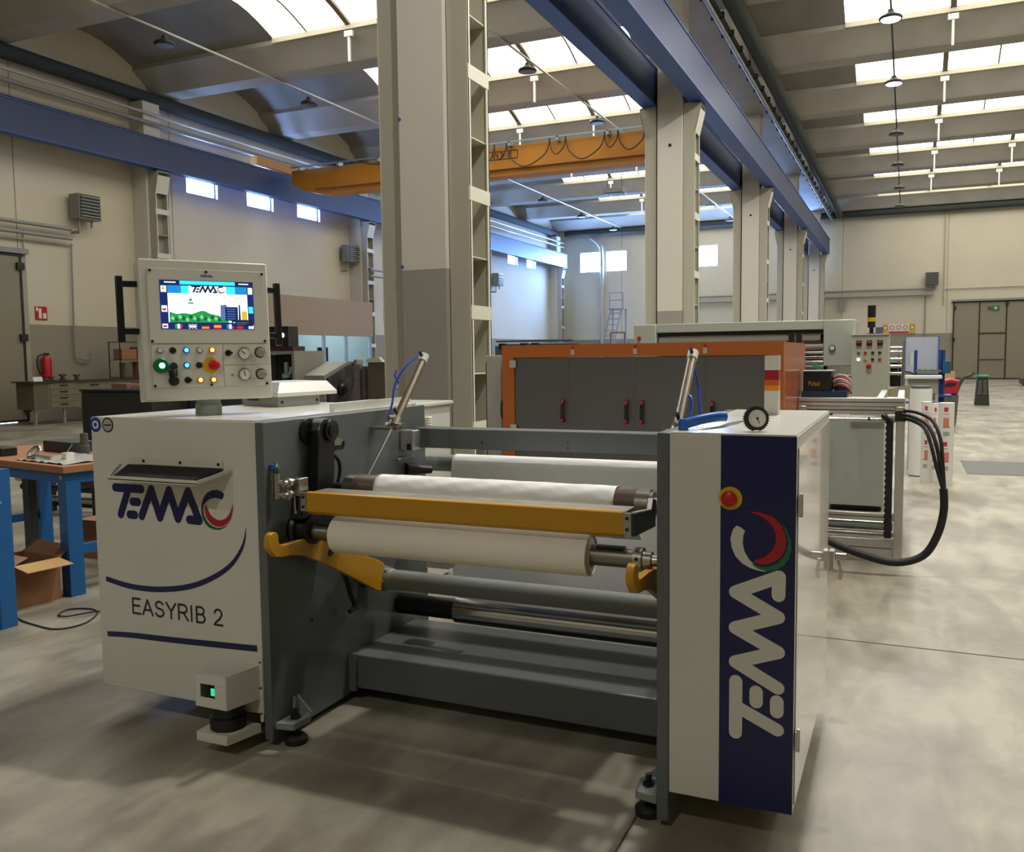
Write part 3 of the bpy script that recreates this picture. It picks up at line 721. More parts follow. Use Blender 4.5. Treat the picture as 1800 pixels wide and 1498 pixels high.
part(lathe(NB(), (-.489, Y0-.004, 1.105), (0, -1, 0), [(0, .016), (.006, .016), (.008, .024), (.016, .024), (.021, .018), (.023, .004)], 26), 'button', red, st)
# air fittings on the far side of the right cabinet
g = NB(); box(g, -.288, -.268, 3.97, 4.03, .62, .70); cyl(g, (-.26, 3.99, .68), (-.22, 3.99, .68), .012, n=12)
tube(g, [(-.25, 4.0, .66), (-.24, 4.01, .6), (-.245, 4.02, .57)], .007, 8)
part(g, 'air_fitting', steel, cr_)
# --- rollers
def roller(name, y, z, r, x0, x1, m, cap=None, rc=None, label=None):
    o = part(CY((x0, y, z), (x1, y, z), r, n=40), name, m, M, label)
    if cap:
        for a, b in ((x0-.05, x0-.0005), (x1+.0005, x1+.05)):
            part(CY((a, y, z), (b, y, z), rc or r*.98, n=36), 'end_cap', cap, o)
    return o
rb = roller('web_roller', 3.13, 1.0, .06, -2.1, -.89, brown, satin, label='dark brown rubber roller')
part(CY((-2.27, 3.13, 1.0), (-2.151, 3.13, 1.0), .02, n=16), 'axle', black, rb); part(CY((-.839, 3.13, 1.0), (-.72, 3.13, 1.0), .02, n=16), 'axle', black, rb)
g = NB(); lathe(g, (-.839, 3.13, 1.0), (1, 0, 0), [(0, .052), (.012, .052), (.014, .03), (.03, .03)], 24); part(g, 'bearing', steel, rb)
roller('lower_tube', 3.5, .515, .046, -2.19, -.72, dgrey2, label='grey painted tube')
g = NB(); lathe(g, (-2.225, 3.5, .515), (1, 0, 0), [(0, .06), (.012, .06), (.014, .05), (.05, .05), (.055, .046)], 28)
for a in range(6): cyl(g, (-2.2, 3.5+.053*math.cos(a*PI/3), .515+.053*math.sin(a*PI/3)), (-2.19, 3.5+.053*math.cos(a*PI/3), .515+.053*math.sin(a*PI/3)), .005, n=8)
part(g, 'tube_flange', dgrey2, M)
roller('chrome_roller', 3.72, .335, .062, -1.95, -.72, chrome)
roller('core_roller', 3.72, .335, .05, -2.27, -1.951, black)
# brackets and fixings glimpsed under the fabric roll
g = NB(); box(g, -2.05, -1.93, 3.6, 3.66, .56, .66); cyl(g, (-1.93, 3.6, .63), (-1.8, 3.6, .63), .012, n=10); cyl(g, (-1.8, 3.58, .60), (-1.8, 3.58, .65), .014, n=10); cyl(g, (-1.78, 3.59, .62), (-1.75, 3.59, .62), .02, n=10)
part(g, 'fitting', steel, M)
# --- shaft cradle arms
hook = [(2.665, .87), (2.672, .882), (2.69, .888), (2.708, .884), (2.718, .872), (2.719, .846), (2.727, .832), (2.742, .827), (2.781, .826), (2.85, .826), (2.901, .822), (2.97, .81), (3.035, .79), (3.2, .722), (3.338, .655), (3.42, .622), (3.46, .60),
        (3.47, .575), (3.455, .55), (3.445, .515), (3.44, .47), (3.40, .485), (3.236, .575), (3.06, .67), (2.886, .755), (2.80, .775), (2.726, .783), (2.70, .79), (2.664, .825), (2.658, .845)]
for xa in (-2.222, -.797):
    o = part(prism(NB(), hook, 'x', xa, xa+.026), 'cradle_arm', yellow, M, bevel=.003)
    part(CY((xa-.004, 3.05, .735), (xa+.03, 3.05, .735), .016, n=16), 'pin', black, o)
    part(B(xa-.045, xa-.001, 3.38, 3.46, .50, .58), 'clamp', black, o)
# --- chuck, sensor block, cable column, guide bar
part(lathe(NB(), (-2.2745, 2.935, .855), (1, 0, 0), [(0, .07), (.015, .075), (.03, .07), (.035, .055), (.07, .05), (.075, .06), (.09, .06), (.095, .03)], 30), 'chuck', black, M)
g = NB(); prism(g, [(2.86, .91), (2.88, 1.02), (2.93, 1.0), (2.97, .92)], 'x', -2.25, -2.19); part(g, 'chuck_cover', rubber, M)
sb = part(B(-2.235, -2.185, 2.84, 2.90, 1.005, 1.075), 'sensor_block', steel, M, bevel=.003)
g = NB()
for z in (1.015, 1.062):
    lathe(g, (-2.215, 2.84, z), (0, -1, 0), [(0, .014), (.02, .014), (.022, .02), (.036, .02), (.038, .013), (.06, .013)], 14)
    cyl(g, (-2.215, 2.79, z), (-2.26, 2.79, z), .012, n=12)
cyl(g, (-2.25, 2.785, 1.0), (-2.25, 2.785, 1.10), .013, n=12)
part(g, 'air_fitting', steel, sb)
g = NB(); tube(g, [(-2.25, 2.785, 1.09), (-2.255, 2.79, 1.12), (-2.27, 2.81, 1.13)], .012, 10); part(g, 'air_tube', mat('dark_green_tube', '#263a2c', .4), sb)
part(CY((-2.265, 2.785, 1.118), (-2.265, 2.785, 1.135), .013, n=12), 'push_ring', blue, sb)
g = NB(); cyl(g, (-2.225, 2.865, 1.0), (-2.225, 2.865, .93), .008, n=10); part(g, 'rod', steel, sb)
g = NB(); prism(g, [(2.985, .8), (2.985, .95), (3.01, 1.20), (3.01, 1.25)]+[(3.065+.055*math.cos(a), 1.25+.05*math.sin(a)) for a in (PI, PI*.8, PI*.6, PI*.4, PI*.2, 0)]+[(3.125, 1.19), (3.105, .95), (3.1, .8)], 'x', -2.262, -2.21)
ck = part(g, 'arm_housing', black, M, bevel=.004)
part(lathe(NB(), (-2.209, 3.09, 1.245), (1, 0, 0), [(0, .045), (.012, .045), (.014, .03), (.02, .03), (.022, .012)], 24), 'pivot_cap', mat('black_plastic_gloss', '#161618', .25), ck)
part(lathe(NB(), (-2.274, 3.02, 1.245), (1, 0, 0), [(0, .055), (.011, .055)], 24), 'pivot_disc', black, ck)
g = NB(); prism(g, [(3.135, 1.215), (3.19, 1.205), (3.205, 1.195), (3.195, 1.17), (3.135, 1.18)], 'x', -2.25, -2.225); part(g, 'clamp_lever', steel, ck)
g = NB(); prism(g, [(3.13, 1.175), (3.195, 1.168), (3.205, 1.19), (3.215, 1.185), (3.2, 1.155), (3.14, 1.155)], 'x', -2.255, -2.22); part(g, 'lever_grip', black, ck)
part(tube(NB(), [(-2.235, 3.12, 1.155), (-2.22, 3.16, 1.11), (-2.22, 3.165, 1.05), (-2.225, 3.14, .99), (-2.24, 3.11, .94)], .008, 10), 'cable', rubber, ck)
part(tube(NB(), [(-2.24, 3.16, .66), (-2.24, 3.22, .58), (-2.24, 3.25, .50), (-2.24, 3.28, .45), (-2.24, 3.27, .43), (-2.24, 3.24, .425)], .011, 10), 'cable', rubber, M, 'short black cable hanging below the yellow arm')
part(tube(NB(), [(-2.273, 3.72, 1.05), (-2.26, 3.70, 1.05), (-2.26, 3.86, 1.05), (-2.273, 3.88, 1.05)], .008, 8, 0), 'rail_handle', dgrey2, M)
part(lathe(NB(), (-2.274, 3.80, .99), (.55, 1, -.1), [(0, .035), (.02, .033), (.10, .022), (.15, .02)], 18), 'knob', black, M, 'black tapered grip')
# guide bar, amber
gb = part(prism(NB(), [(2.85, .945), (2.85, 1.018), (2.856, 1.022), (2.875, 1.022), (2.875, .935), (2.862, .932)], 'x', -2.161, -.862), 'guard_bar', yellow, M, 'amber yellow bar', bevel=.002)
part(B(-2.155, -.86, 2.876, 2.985, 1.008, 1.0185), 'top_plate', mat('scuffed_aluminium', '#8a857b', .5, .5, var=.3, scale=12), gb)
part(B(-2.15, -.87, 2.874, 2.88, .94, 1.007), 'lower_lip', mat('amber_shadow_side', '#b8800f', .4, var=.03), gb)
arm = [(2.85, .94), (2.85, 1.018), (3.048, .997), (3.066, 1.033), (3.125, 1.024), (3.125, .925)]
arm_l = [(2.85, .94), (2.85, 1.02), (2.93, 1.005), (3.10, .98), (3.10, .90), (3.0, .90)]
for xa, s in ((-.862, 1), (-2.190, -1)):
    o = part(B(xa, xa+.028, 2.8505, 2.862, .945, 1.018), 'end_plate', steel, gb)
    part(prism(NB(), arm if s > 0 else arm_l, 'x', xa+(.0285 if s > 0 else -.012), xa+(.040 if s > 0 else -.0005)), 'bar_arm', mat('dark_steel_plate', '#2e3335', .4, .3), gb)
    if s > 0: part(prism(NB(), [(2.85, 1.018), (2.85, 1.023), (3.046, 1.002), (3.063, 1.038), (3.125, 1.029), (3.125, 1.024), (3.066, 1.033), (3.048, .997)], 'x', xa+.029, xa+.046), 'arm_edge', alu, gb)
    g = NB()
    for z in (.962, 1.0): cyl(g, (xa+.014, 2.850, z), (xa+.014, 2.846, z), .006, n=10)
    part(g, 'screw', black, gb)
# --- air cylinders
def aircyl(x, label, sgn):
    a = Vector((x, 3.515, 1.245)); b = Vector((x, 3.795, 1.54)); d = (b-a).normalized()
    o = part(CY(a+d*.03, b-d*.02, .0185, n=24), 'air_cylinder', mat('satin_barrel', '#a59c8e', .3, .9, var=.05), M, label)
    part(CY(a-d*.015, a+d*.029, .026, n=24), 'lower_head', steel, o)
    part(CY(b-d*.019, b+d*.022, .023, n=24), 'upper_head', white if sgn > 0 else creamtop, o)
    nrm = Vector((0, -d.z, d.y)); g = NB()
    q = nrm*.022; cyl(g, a+d*.05+q, b-d*.03+q, .0045, n=8); part(g, 'sensor_rail', mat('rail_dark', '#5b4a42', .4, .4), o)
    cyl_end = Vector((x, 3.27, 1.02))
    part(CY(a-d*.014, cyl_end, .0055, n=12), 'piston_rod', steel, o)
    part(CY(cyl_end-Vector((.012, 0, 0)), cyl_end+Vector((.012, 0, 0)), .012, n=12), 'rod_eye', steel, o)
    g = NB(); cyl(g, (x-.045, 3.515, 1.235), (x+.045, 3.515, 1.235), .013, n=14); cyl(g, a+Vector((0, -.05, .03)), a+Vector((0, .0, .03)), .01, n=10); part(g, 'pivot', steel, o)
    part(CY(b+q*.6, b+q*2.1, .008, n=10), 'elbow', black, o); part(CY(a+d*.05+q*.6, a+d*.05+q*2, .008, n=10), 'elbow', black, o)
    return o
aircyl(-2.155, 'slanted air cylinder near the left plate', -1)
aircyl(-.838, 'slanted air cylinder near the right cabinet', 1)
g = NB(); tube(g, [(-2.155, 3.74, 1.55), (-2.18, 3.66, 1.50), (-2.2, 3.60, 1.42), (-2.2, 3.57, 1.33), (-2.2, 3.53, 1.27)], .005, 8)
tube(g, [(-2.2, 3.62, 1.49), (-2.205, 3.61, 1.46), (-2.2, 3.63, 1.43), (-2.19, 3.6, 1.40)], .004, 8); part(g, 'air_tube', hosem, M)
g = NB(); tube(g, [(-.838, 3.79, 1.52), (-.815, 3.80, 1.42), (-.80, 3.76, 1.34), (-.78, 3.72, 1.26)], .0055, 8)
tube(g, [(-.838, 3.66, 1.38), (-.81, 3.64, 1.37), (-.80, 3.6, 1.31), (-.81, 3.54, 1.25)], .0055, 8); part(g, 'air_tube', hosem, M)
part(B(-2.2745, -2.13, 3.49, 3.54, 1.215, 1.228), 'cylinder_bracket', steel, M); part(B(-.86, -.7185, 3.49, 3.54, 1.215, 1.228), 'cylinder_bracket', steel, M)
# --- control panel on its post
part(lathe(NB(), (-2.765, 2.985, 1.3095), (0, 0, 1), [(0, .055), (.045, .055), (.05, .05), (.10, .05)], 36), 'panel_post', dgrey2, M)
u = Vector((.57, .8216, 0)).normalized(); vv = Vector((-.046, .032, .998)); nn = u.cross(vv).normalized(); vv = nn.cross(u)
PM = Matrix((u, vv, nn)).transposed().to_4x4(); PM.translation = Vector((-2.716, 2.949, 1.671))
hs = NB(); box(hs, -.2665, .2605, -.2925, .2945, -.13, 0)
cp = finish(hs, 'control_panel', cream, M, .006, True); cp.matrix_basis = wm(M).inverted() @ PM
def sp(bm, name, m, par=None, label=None, bevel=0): return part(bm, name, m, par or cp, label, bevel, True)
sp(B(-.236, .245, -.0535, .256, .0003, .004), 'screen_plate', cream, bevel=.001)
sp(B(-.232, .052, -.238, -.0585, .0003, .003), 'button_plate', cream, bevel=.001)
sp(B(.056, .243, -.146, -.0585, .0003, .003), 'gauge_plate', cream, bevel=.001)
sp(B(.056, .243, -.238, -.149, .0003, .003), 'gauge_plate', cream, bevel=.001)
g = NB()
for x, y in ((-.224, .247), (.0, .247), (.236, .247), (-.228, -.045), (.236, -.045), (-.226, -.23), (.0, -.23), (.236, -.23)): cyl(g, (x, y, .004), (x, y, .008), .0055, n=10)
sp(g, 'screw', black)
g = NB()
for i in range(9): box(g, -.022+.0056*i, -.0180+.0056*i, .226, .2335 if i % 3 else .236, .0042, .0047)
sp(g, 'maker_mark', mat('small_blue_text', '#2a5f94', .4))
# handles
for s in (-1, 1):
    g = NB(); xo = -.335 if s < 0 else .318
    y0_, y1_ = (-.045, .228) if s < 0 else (-.06, .218)
    box(g, xo-.0135, xo+.0135, y0_, y1_, -.075, -.048)
    xi = -.266 if s < 0 else .2605
    for yy in ((y1_-.032), (y0_+.045)): box(g, *sorted((xo-s*.0134, xi)), yy-.012, yy+.012, -.074, -.049)
    sp(g, 'side_handle', black, bevel=.003)
# touch screen
W0, W1, H0, H1 = -.19, .195, .005, .21
cols = {'navy': '#14276b', 'cyan': '#35d6ea', 'white': '#f4fffb', 'blue': '#1c8fd6', 'icon': '#d9ecf4', 'green': '#1f9a4e', 'dgreen': '#0f5f3a', 'red': '#d21f48', 'gold': '#e6b822', 'dark': '#13223f', 'grey': '#5a78a6', 'lime': '#8fd08a'}
keys = list(cols); SM = [emis('screen_'+c, cols[c], {'white': 1.9, 'cyan': 1.5, 'icon': 1.4}.get(c, 1.15), '#050505') for c in keys]
scr = NB()
lay = [.0045]
def q(u0, u1, v0, v1, c):
    lay[0] += .00001
    x0, x1 = W0+(W1-W0)*u0, W0+(W1-W0)*u1; y0, y1 = H1-(H1-H0)*v0, H1-(H1-H0)*v1
    f = scr.faces.new([scr.verts.new((x, y, lay[0])) for x, y in ((x0, y1), (x1, y1), (x1, y0), (x0, y0))]); f.material_index = keys.index(c)
def qp(pts, c):
    lay[0] += .00001
    f = scr.faces.new([scr.verts.new((W0+(W1-W0)*a, H1-(H1-H0)*b, lay[0])) for a, b in pts]); f.material_index = keys.index(c)
q(0, 1, 0, 1, 'navy'); q(.21, .80, .01, .085, 'cyan'); q(.02, .2, .01, .085, 'dark'); q(.81, .98, .01, .085, 'dark')
q(.05, .17, .035, .06, 'icon'); q(.84, .95, .035, .06, 'icon')
q(.08, .93, .11, .27, 'blue'); q(.22, .34, .11, .27, 'cyan'); q(.30, .72, .11, .27, 'white'); q(.70, .80, .11, .27, 'cyan')
q(.08, .93, .27, .86, 'white')
for v in (.12, .52, .89): q(.012, .07, v, v+.13 if v < .8 else .98, 'icon')
q(.94, .99, .12, .26, 'icon'); q(.94, .99, .52, .66, 'cyan'); q(.025, .055, .15, .2, 'gold'); q(.02, .06, .58, .62, 'red'); q(.02, .06, .92, .96, 'red')
qp([(.09, .64), (.16, .69), (.24, .67), (.32, .69), (.42, .62), (.46, .62), (.52, .68), (.6, .71), (.7, .78), (.72, .86), (.09, .86)], 'green')
for i in range(16):
    a = .1+i*.038; b = .72+.03*math.sin(i*2.1)
    qp([(a, b+.06), (a+.02, b), (a+.045, b+.07), (a+.02, b+.1)], 'dgreen' if i % 2 else 'lime')
qp([(.63, .5), (.70, .48), (.70, .8), (.63, .8)], 'grey'); qp([(.68, .53), (.82, .53), (.82, .82), (.68, .82)], 'navy')
for i in range(5): q(.70, .79, .57+i*.05, .585+i*.05, 'grey')
qp([(.83, .48), (.845, .48), (.85, .84), (.825, .84)], 'dark'); q(.86, .92, .62, .84, 'gold')
qp([(.30, .40), (.325, .34), (.33, .42), (.29, .42)], 'green'); q(.29, .345, .45, .48, 'green')
for i in range(14):
    a = 2*PI*i/14; x, y = .83+.03*math.cos(a), .39+.05*math.sin(a); q(x-.004, x+.004, y-.008, y+.008, 'dark')
for u0, c3 in ((.14, ('green', 'white', 'red')), (.43, None), (.56, None), (.69, ('blue', 'white', 'red'))):
    if c3:
        for j, c in enumerate(c3): q(u0+j*.026, u0+j*.026+.026, .895, .985, c)
q(.28, .37, .895, .985, 'navy'); q(.28, .37, .93, .95, 'white'); q(.318, .332, .895, .985, 'white'); qp([(.28, .895), (.29, .895), (.37, .985), (.36, .985)], 'white'); qp([(.36, .895), (.37, .895), (.29, .985), (.28, .985)], 'white')
q(.28, .37, .936, .944, 'red'); q(.321, .329, .895, .985, 'red')
q(.42, .50, .895, .925, 'dark'); q(.42, .50, .925, .955, 'red'); q(.42, .50, .955, .985, 'gold')
q(.55, .63, .895, .985, 'red'); q(.55, .63, .918, .962, 'gold'); q(.80, .87, .93, .985, 'red'); q(.93, .99, .90, .985, 'icon')
q(.745, .985, .80, .93, 'dark'); q(.80, .93, .85, .862, 'grey'); q(.80, .9, .885, .895, 'grey'); q(.76, .785, .84, .87, 'cyan')
def addS(poly, mi):
    lay[0] += .00001
    k2 = .13/.70; f = scr.faces.new([scr.verts.new((W0+.130+s*k2*1.05, H1-.048+t*k2, lay[0])) for s, t in poly]); f.material_index = keys.index({0: 'dark', 1: 'red', 2: 'green'}[mi])
logo(addS, 0, 1.0)
so = bpy.data.meshes.new('touch_screen'); scr.to_mesh(so); scr.free()
for m_ in SM: so.materials.append(m_)
sob = bpy.data.objects.new('touch_screen', so); C.objects.link(sob); sob.parent = cp; sob['label'] = 'lit colour touch screen with a menu'
# buttons
def btn(x, y, kind):
    r = .0135
    if kind in ('white', 'black'):
        o = sp(lathe(NB(), (x, y, .003), (0, 0, 1), [(0, r), (.005, r), (.007, r*.85)], 24), 'push_button', mat('button_ring', '#77756c', .4) if kind == 'white' else black)
        sp(lathe(NB(), (x, y, .0072), (0, 0, 1), [(0, r*.75), (.004, r*.7)], 20), 'cap', creamtop if kind == 'white' else mat('button_black', '#202024', .3), o)
    elif kind in ('blue', 'orange'):
        o = sp(lathe(NB(), (x, y, .003), (0, 0, 1), [(0, r), (.005, r), (.007, r*.85)], 24), 'push_button', mat('ring_'+kind, '#2d4fc0' if kind == 'blue' else '#d2641a', .3), label='lit %s button' % kind)
        sp(lathe(NB(), (x, y, .0072), (0, 0, 1), [(0, r*.78), (.004, r*.6)], 20), 'lens', emis('lens_'+kind, '#3f9bff' if kind == 'blue' else '#ffb14a', 4.0), o)
    elif kind == 'sel':
        o = sp(lathe(NB(), (x, y, .003), (0, 0, 1), [(0, r), (.006, r), (.008, r*.9)], 24), 'selector_switch', black)
        sp(B(x-.003, x+.016, y-.004, y+.004, .009, .018), 'lever', black, o)
    elif kind == 'green':
        o = sp(lathe(NB(), (x, y, .003), (0, 0, 1), [(0, .031), (.006, .031), (.009, .027)], 32), 'start_button', green, label='large lit green start button')
        sp(lathe(NB(), (x+.004, y, .0092), (0, 0, 1), [(0, .013), (.003, .012)], 24), 'lens', emis('lens_green', '#7dffd0', 4.5), o)
    elif kind == 'stop':
        o = sp(lathe(NB(), (x-.012, y, .003), (0, 0, 1), [(0, .034), (.002, .034)], 32), 'emergency_stop', mat('estop_yellow', '#d8a818', .4), label='red mushroom stop on a yellow disc')
        sp(lathe(NB(), (x, y, .0052), (0, 0, 1), [(0, .015), (.004, .015), (.005, .023), (.014, .023), (.019, .016), (.020, .003)], 28), 'mushroom_head', red, o)
    elif kind == 'gauge':
        o = sp(lathe(NB(), (x, y, .003), (0, 0, 1), [(0, .027), (.012, .027), (.013, .023)], 32), 'pressure_gauge', chrome)
        sp(CY((x, y, .0162), (x, y, .0168), .0225, n=30), 'dial', creamtop, o)
        g = NB(); a = (2.4 if y > -.12 else 1.8); prism(g, capsule((x-.004*math.cos(a), y-.004*math.sin(a)), (x+.015*math.cos(a), y+.015*math.sin(a)), .0018), 'z', .0172, .0177); sp(g, 'needle', black, o)
        g = NB()
        for i in range(11):
            a = -.6+i*(PI+1.2)/10; box(g, x+.0195*math.cos(a)-.0007, x+.0195*math.cos(a)+.0007, y+.0195*math.sin(a)-.0014, y+.0195*math.sin(a)+.0014, .0171, .0174)
        sp(g, 'scale_marks', black, o)
    elif kind == 'knob':
        o = sp(lathe(NB(), (x, y, .003), (0, 0, 1), [(0, .022), (.003, .022)], 32), 'regulator_knob', black)
        sp(lathe(NB(), (x, y, .0062), (0, 0, 1), [(0, .018), (.02, .0175), (.023, .015)], 28), 'knob_cap', mat('knob_grey', '#8c8a80', .35), o)
        g = NB()
        for i in range(20):
            a = -.2+i*.14; prism(g, capsule((x+.025*math.cos(a), y+.025*math.sin(a)), (x+.025*math.cos(a+.13), y+.025*math.sin(a+.13)), .0012, 3), 'z', .0032, .0036)
        sp(g, 'arc_mark', black, o)
for x, y, k_ in ((-.2, -.083, 'white'), (-.15, -.083, 'black'), (-.096, -.083, 'blue'), (-.042, -.083, 'white'), (.009, -.083, 'orange'), (.076, -.096, 'sel'), (.142, -.099, 'gauge'), (.211, -.096, 'knob'),
                 (-.2, -.146, 'green'), (-.15, -.146, 'black'), (-.097, -.146, 'blue'), (-.047, -.146, 'black'), (.013, -.147, 'stop'), (-.096, -.208, 'sel'), (-.045, -.209, 'orange'), (.009, -.209, 'orange'), (.14, -.19, 'gauge'), (.211, -.19, 'knob')):
    btn(x, y, k_)
g = NB(); lathe(g, (-.152, -.21, .003), (0, 0, 1), [(0, .021), (.01, .021), (.014, .018)], 24); box(g, -.17, -.138, -.19, -.165, .003, .02); lathe(g, (-.15, -.15, .01), (0, 0, 1), [(0, .016), (.01, .014)], 20); tube(g, [(-.15, -.165, .016), (-.152, -.18, .024), (-.152, -.2, .016)], .008, 8)
sp(g, 'socket_cover', rubber)
g = NB(); cyl(g, (.09, -.19, .003), (.09, -.19, .0045), .006, n=12); sp(g, 'blank_plug', dgrey2)

# ================================================================ FABRIC
def fabric(name, path, x0, x1, label, cat, wr=.0, n=60):
    P = smooth_pts([(0, y, z) for y, z in path], 6); g = NB(); rows = []
    for i, p in enumerate(P):
        row = []
        for j in range(n+1):
            x = x0+(x1-x0)*j/n
            w = wr*(math.sin(j*.55+i*.35)+.6*math.sin(j*1.37-i*.5)+.5*math.sin(j*.23))
            row.append(g.verts.new((x, p.y-w*.4, p.z+w*.5)))
        rows.append(row)
    for a, b in zip(rows, rows[1:]):
        for j in range(n): g.faces.new((a[j], a[j+1], b[j+1], b[j]))
    o = finish(g, name, film); tag(o, label, cat)
    s = o.modifiers.new('thick', 'SOLIDIFY'); s.thickness = .0015; s.offset = 0
    return o
a_ = [(3.13+.0645*math.cos(t), 1.0+.0645*math.sin(t)) for t in [PI*i/10 for i in range(2, 11)]]
fabric('fabric_web', [(3.45, .80), (3.3, .93)]+a_+[(3.045, .93), (3.03, .90)], -1.99, -.965, 'white fabric web running over the brown roller behind the yellow bar', 'fabric', .0016)
fr = T('fabric_roll', 'cream white fabric roll on its steel shaft below the yellow bar', 'fabric roll', (-1.535, 2.93, .772))
part(lathe(NB(), (-2.072, 2.93, .845), (1, 0, 0), [(0, .040), (0, .073), (.003, .0745), (1.067, .0745), (1.07, .073), (1.066, .071), (1.066, .042)], 48), 'roll', paper, fr)
part(lathe(NB(), (-1.004, 2.93, .845), (1, 0, 0), [(-.002, .0405), (.006, .0405), (.006, .034)], 36), 'core', mat('card_core', '#b8a98c', .7), fr)
sh = T('winding_shaft', 'steel winding shaft through the cream white fabric roll', 'shaft', (-1.5, 2.93, .81))
part(CY((-2.178, 2.93, .845), (-2.0725, 2.93, .845), .033, n=32), 'shaft_body', satin, sh); part(CY((-.997, 2.93, .845), (-.815, 2.93, .845), .033, n=32), 'shaft_body', satin, sh)
part(lathe(NB(), (-.842, 2.93, .845), (1, 0, 0), [(0, .0345), (.0, .042), (.03, .042), (.032, .03), (.06, .03), (.062, .02), (.115, .018)], 30), 'collar', steel, sh)
part(B(-2.17, -2.09, 2.915, 2.945, .877, .884), 'key_strip', black, sh); part(B(-.98, -.88, 2.915, 2.945, .877, .884), 'key_strip', black, sh)
part(CY((-.827, 2.889, .855), (-.827, 2.884, .855), .006, n=10), 'grub_screw', black, sh)
# second web and its roller behind the machine
br = T('rear_roller_stand', 'grey rear roller on posts behind the unwinding machine', 'roller', (-1.6, 4.15, 0))
part(CY((-2.45, 4.15, .985), (-.62, 4.15, .985), .045, n=32), 'roller', mat('grey_roller', '#6f736f', .3, var=.03), br)
for x in (-2.5, -.6): part(B(x-.03, x+.03, 4.12, 4.18, 0, 1.0), 'post', dgrey, br)
part(CY((-2.1, 4.25, .8), (-2.0, 4.25, .8), .05, n=20), 'bearing', black, br)
fabric('fabric_web', [(4.6, .70), (4.3, .95)]+[(4.15+.0495*math.cos(t), .985+.0495*math.sin(t)) for t in [PI*i/10 for i in range(3, 10)]]+[(4.095, .95), (4.09, .80), (4.09, .5), (4.1, .3)], -2.17, -.75, 'white fabric web hanging from the grey rear roller', 'fabric', .0005)

# ================================================================ THINGS ON THE CABINETS
fb = T('fan_cover', 'low white fan cover with a grey louvred base standing on the left cabinet', 'fan cover', (-3.0, 3.72, 1.309), .0)
A = Vector((-2.83, 3.535)); e1 = Vector((-.93, .37)).normalized()*.36; e2 = Vector((.12, .99)).normalized()*.29
def quad(o, a, b, z0, z1, z2=None, top_in=0): return [o, o+b, o+a+b, o+a]
def taper(bm, c, z0, z1, ins):
    cen = sum(c, Vector((0, 0)))/4; lo = [bm.verts.new((p.x, p.y, z0)) for p in c]; hi = [bm.verts.new((cen.x+(p.x-cen.x)*(1-ins), cen.y+(p.y-cen.y)*(1-ins), z1)) for p in c]
    bm.faces.new(lo[::-1]); bm.faces.new(hi)
    for i in range(4): bm.faces.new((lo[i], lo[(i+1) % 4], hi[(i+1) % 4], hi[i]))
    return bm
cs = [A, A+e2, A+e1+e2, A+e1]
bb_ = part(taper(NB(), cs, 1.3095, 1.36, 0), 'base', mat('fan_base_grey', '#8f9088', .4), fb)
cen = sum(cs, Vector((0, 0)))/4
cs2 = [cen+(p-cen)*1.12 for p in cs]; cs2[1] = cs2[1]+e2.normalized()*.10; cs2[2] = cs2[2]+e2.normalized()*.10
part(taper(NB(), cs2, 1.3605, 1.378, 0), 'lid_rim', creamtop, fb); part(taper(NB(), cs2, 1.3785, 1.43, .2), 'lid', creamtop, fb)
g = NB()
for i in range(7):
    p = A+e1*(.55+.05*i)-Vector((0.0, .001)); pn = Vector((-e1.y, e1.x)).normalized()
    if pn.y > 0: pn = -pn
    cyl(g, (p.x+pn.x*.0005, p.y+pn.y*.0005, 1.335), (p.x+pn.x*.0005, p.y+pn.y*.0005, 1.352), .0035, n=6)
part(g, 'louvre', black, fb)
g = NB()
for p in (A+e2*.08, A+e2*.93): cyl(g, (p.x, p.y, 1.333), (p.x+.006, p.y, 1.333), .007, n=10)
part(g, 'screw', black, fb)
# signal tower on right cabinet
st_ = T('signal_tower', 'square signal tower with white, orange and red segments on the right cabinet', 'signal light', (-.487, 3.66, 1.304))
z = 1.304
for h, m_, nm in ((.095, mat('tower_cream', '#d2d0c4', .4), 'base'), (.022, mat('tower_amber', '#e08a10', .3), 'amber_segment'), (.022, mat('tower_orange', '#c85410', .3), 'orange_segment'), (.038, mat('tower_red', '#9c0d22', .3), 'red_segment'), (.058, mat('tower_cream', '#d2d0c4', .4), 'cap')):
    part(B(-.515, -.461, 3.633, 3.687, z+.0002, z+h-.0002), nm, m_, st_); z += h
# tyre inflator gauge
ti = T('tyre_inflator', 'blue tyre inflator with a round dial gauge lying on the right cabinet', 'inflator', (-.52, 2.84, 1.304))
tube_pts = [(-.655, 2.84, 1.322), (-.61, 2.86, 1.336), (-.56, 2.89, 1.345), (-.535, 2.91, 1.345)]
part(tube(NB(), tube_pts, .0165, 12), 'handle', blue, ti)
part(lathe(NB(), (-.655, 2.835, 1.3045), (0, 0, 1), [(0, .016), (.028, .017), (.036, .012)], 18), 'handle_end', blue, ti)
part(tube(NB(), [(-.60, 2.815, 1.312), (-.57, 2.82, 1.313), (-.53, 2.84, 1.32), (-.48, 2.85, 1.332)], .005, 10), 'stem', steel, ti)
part(tube(NB(), [(-.60, 2.81, 1.311), (-.575, 2.815, 1.311), (-.52, 2.845, 1.318), (-.515, 2.86, 1.325), (-.47, 2.86, 1.334)], .0035, 8), 'lever', alu, ti)
g = NB(); gc = Vector((-.427, 2.845, 1.3445)); ax_ = Vector((.42, -.9, .12)).normalized()
lathe(g, gc, ax_, [(-.016, .030), (-.014, .036), (.008, .036), (.010, .030)], 40)
uu, vv2, _ = basis(ax_)
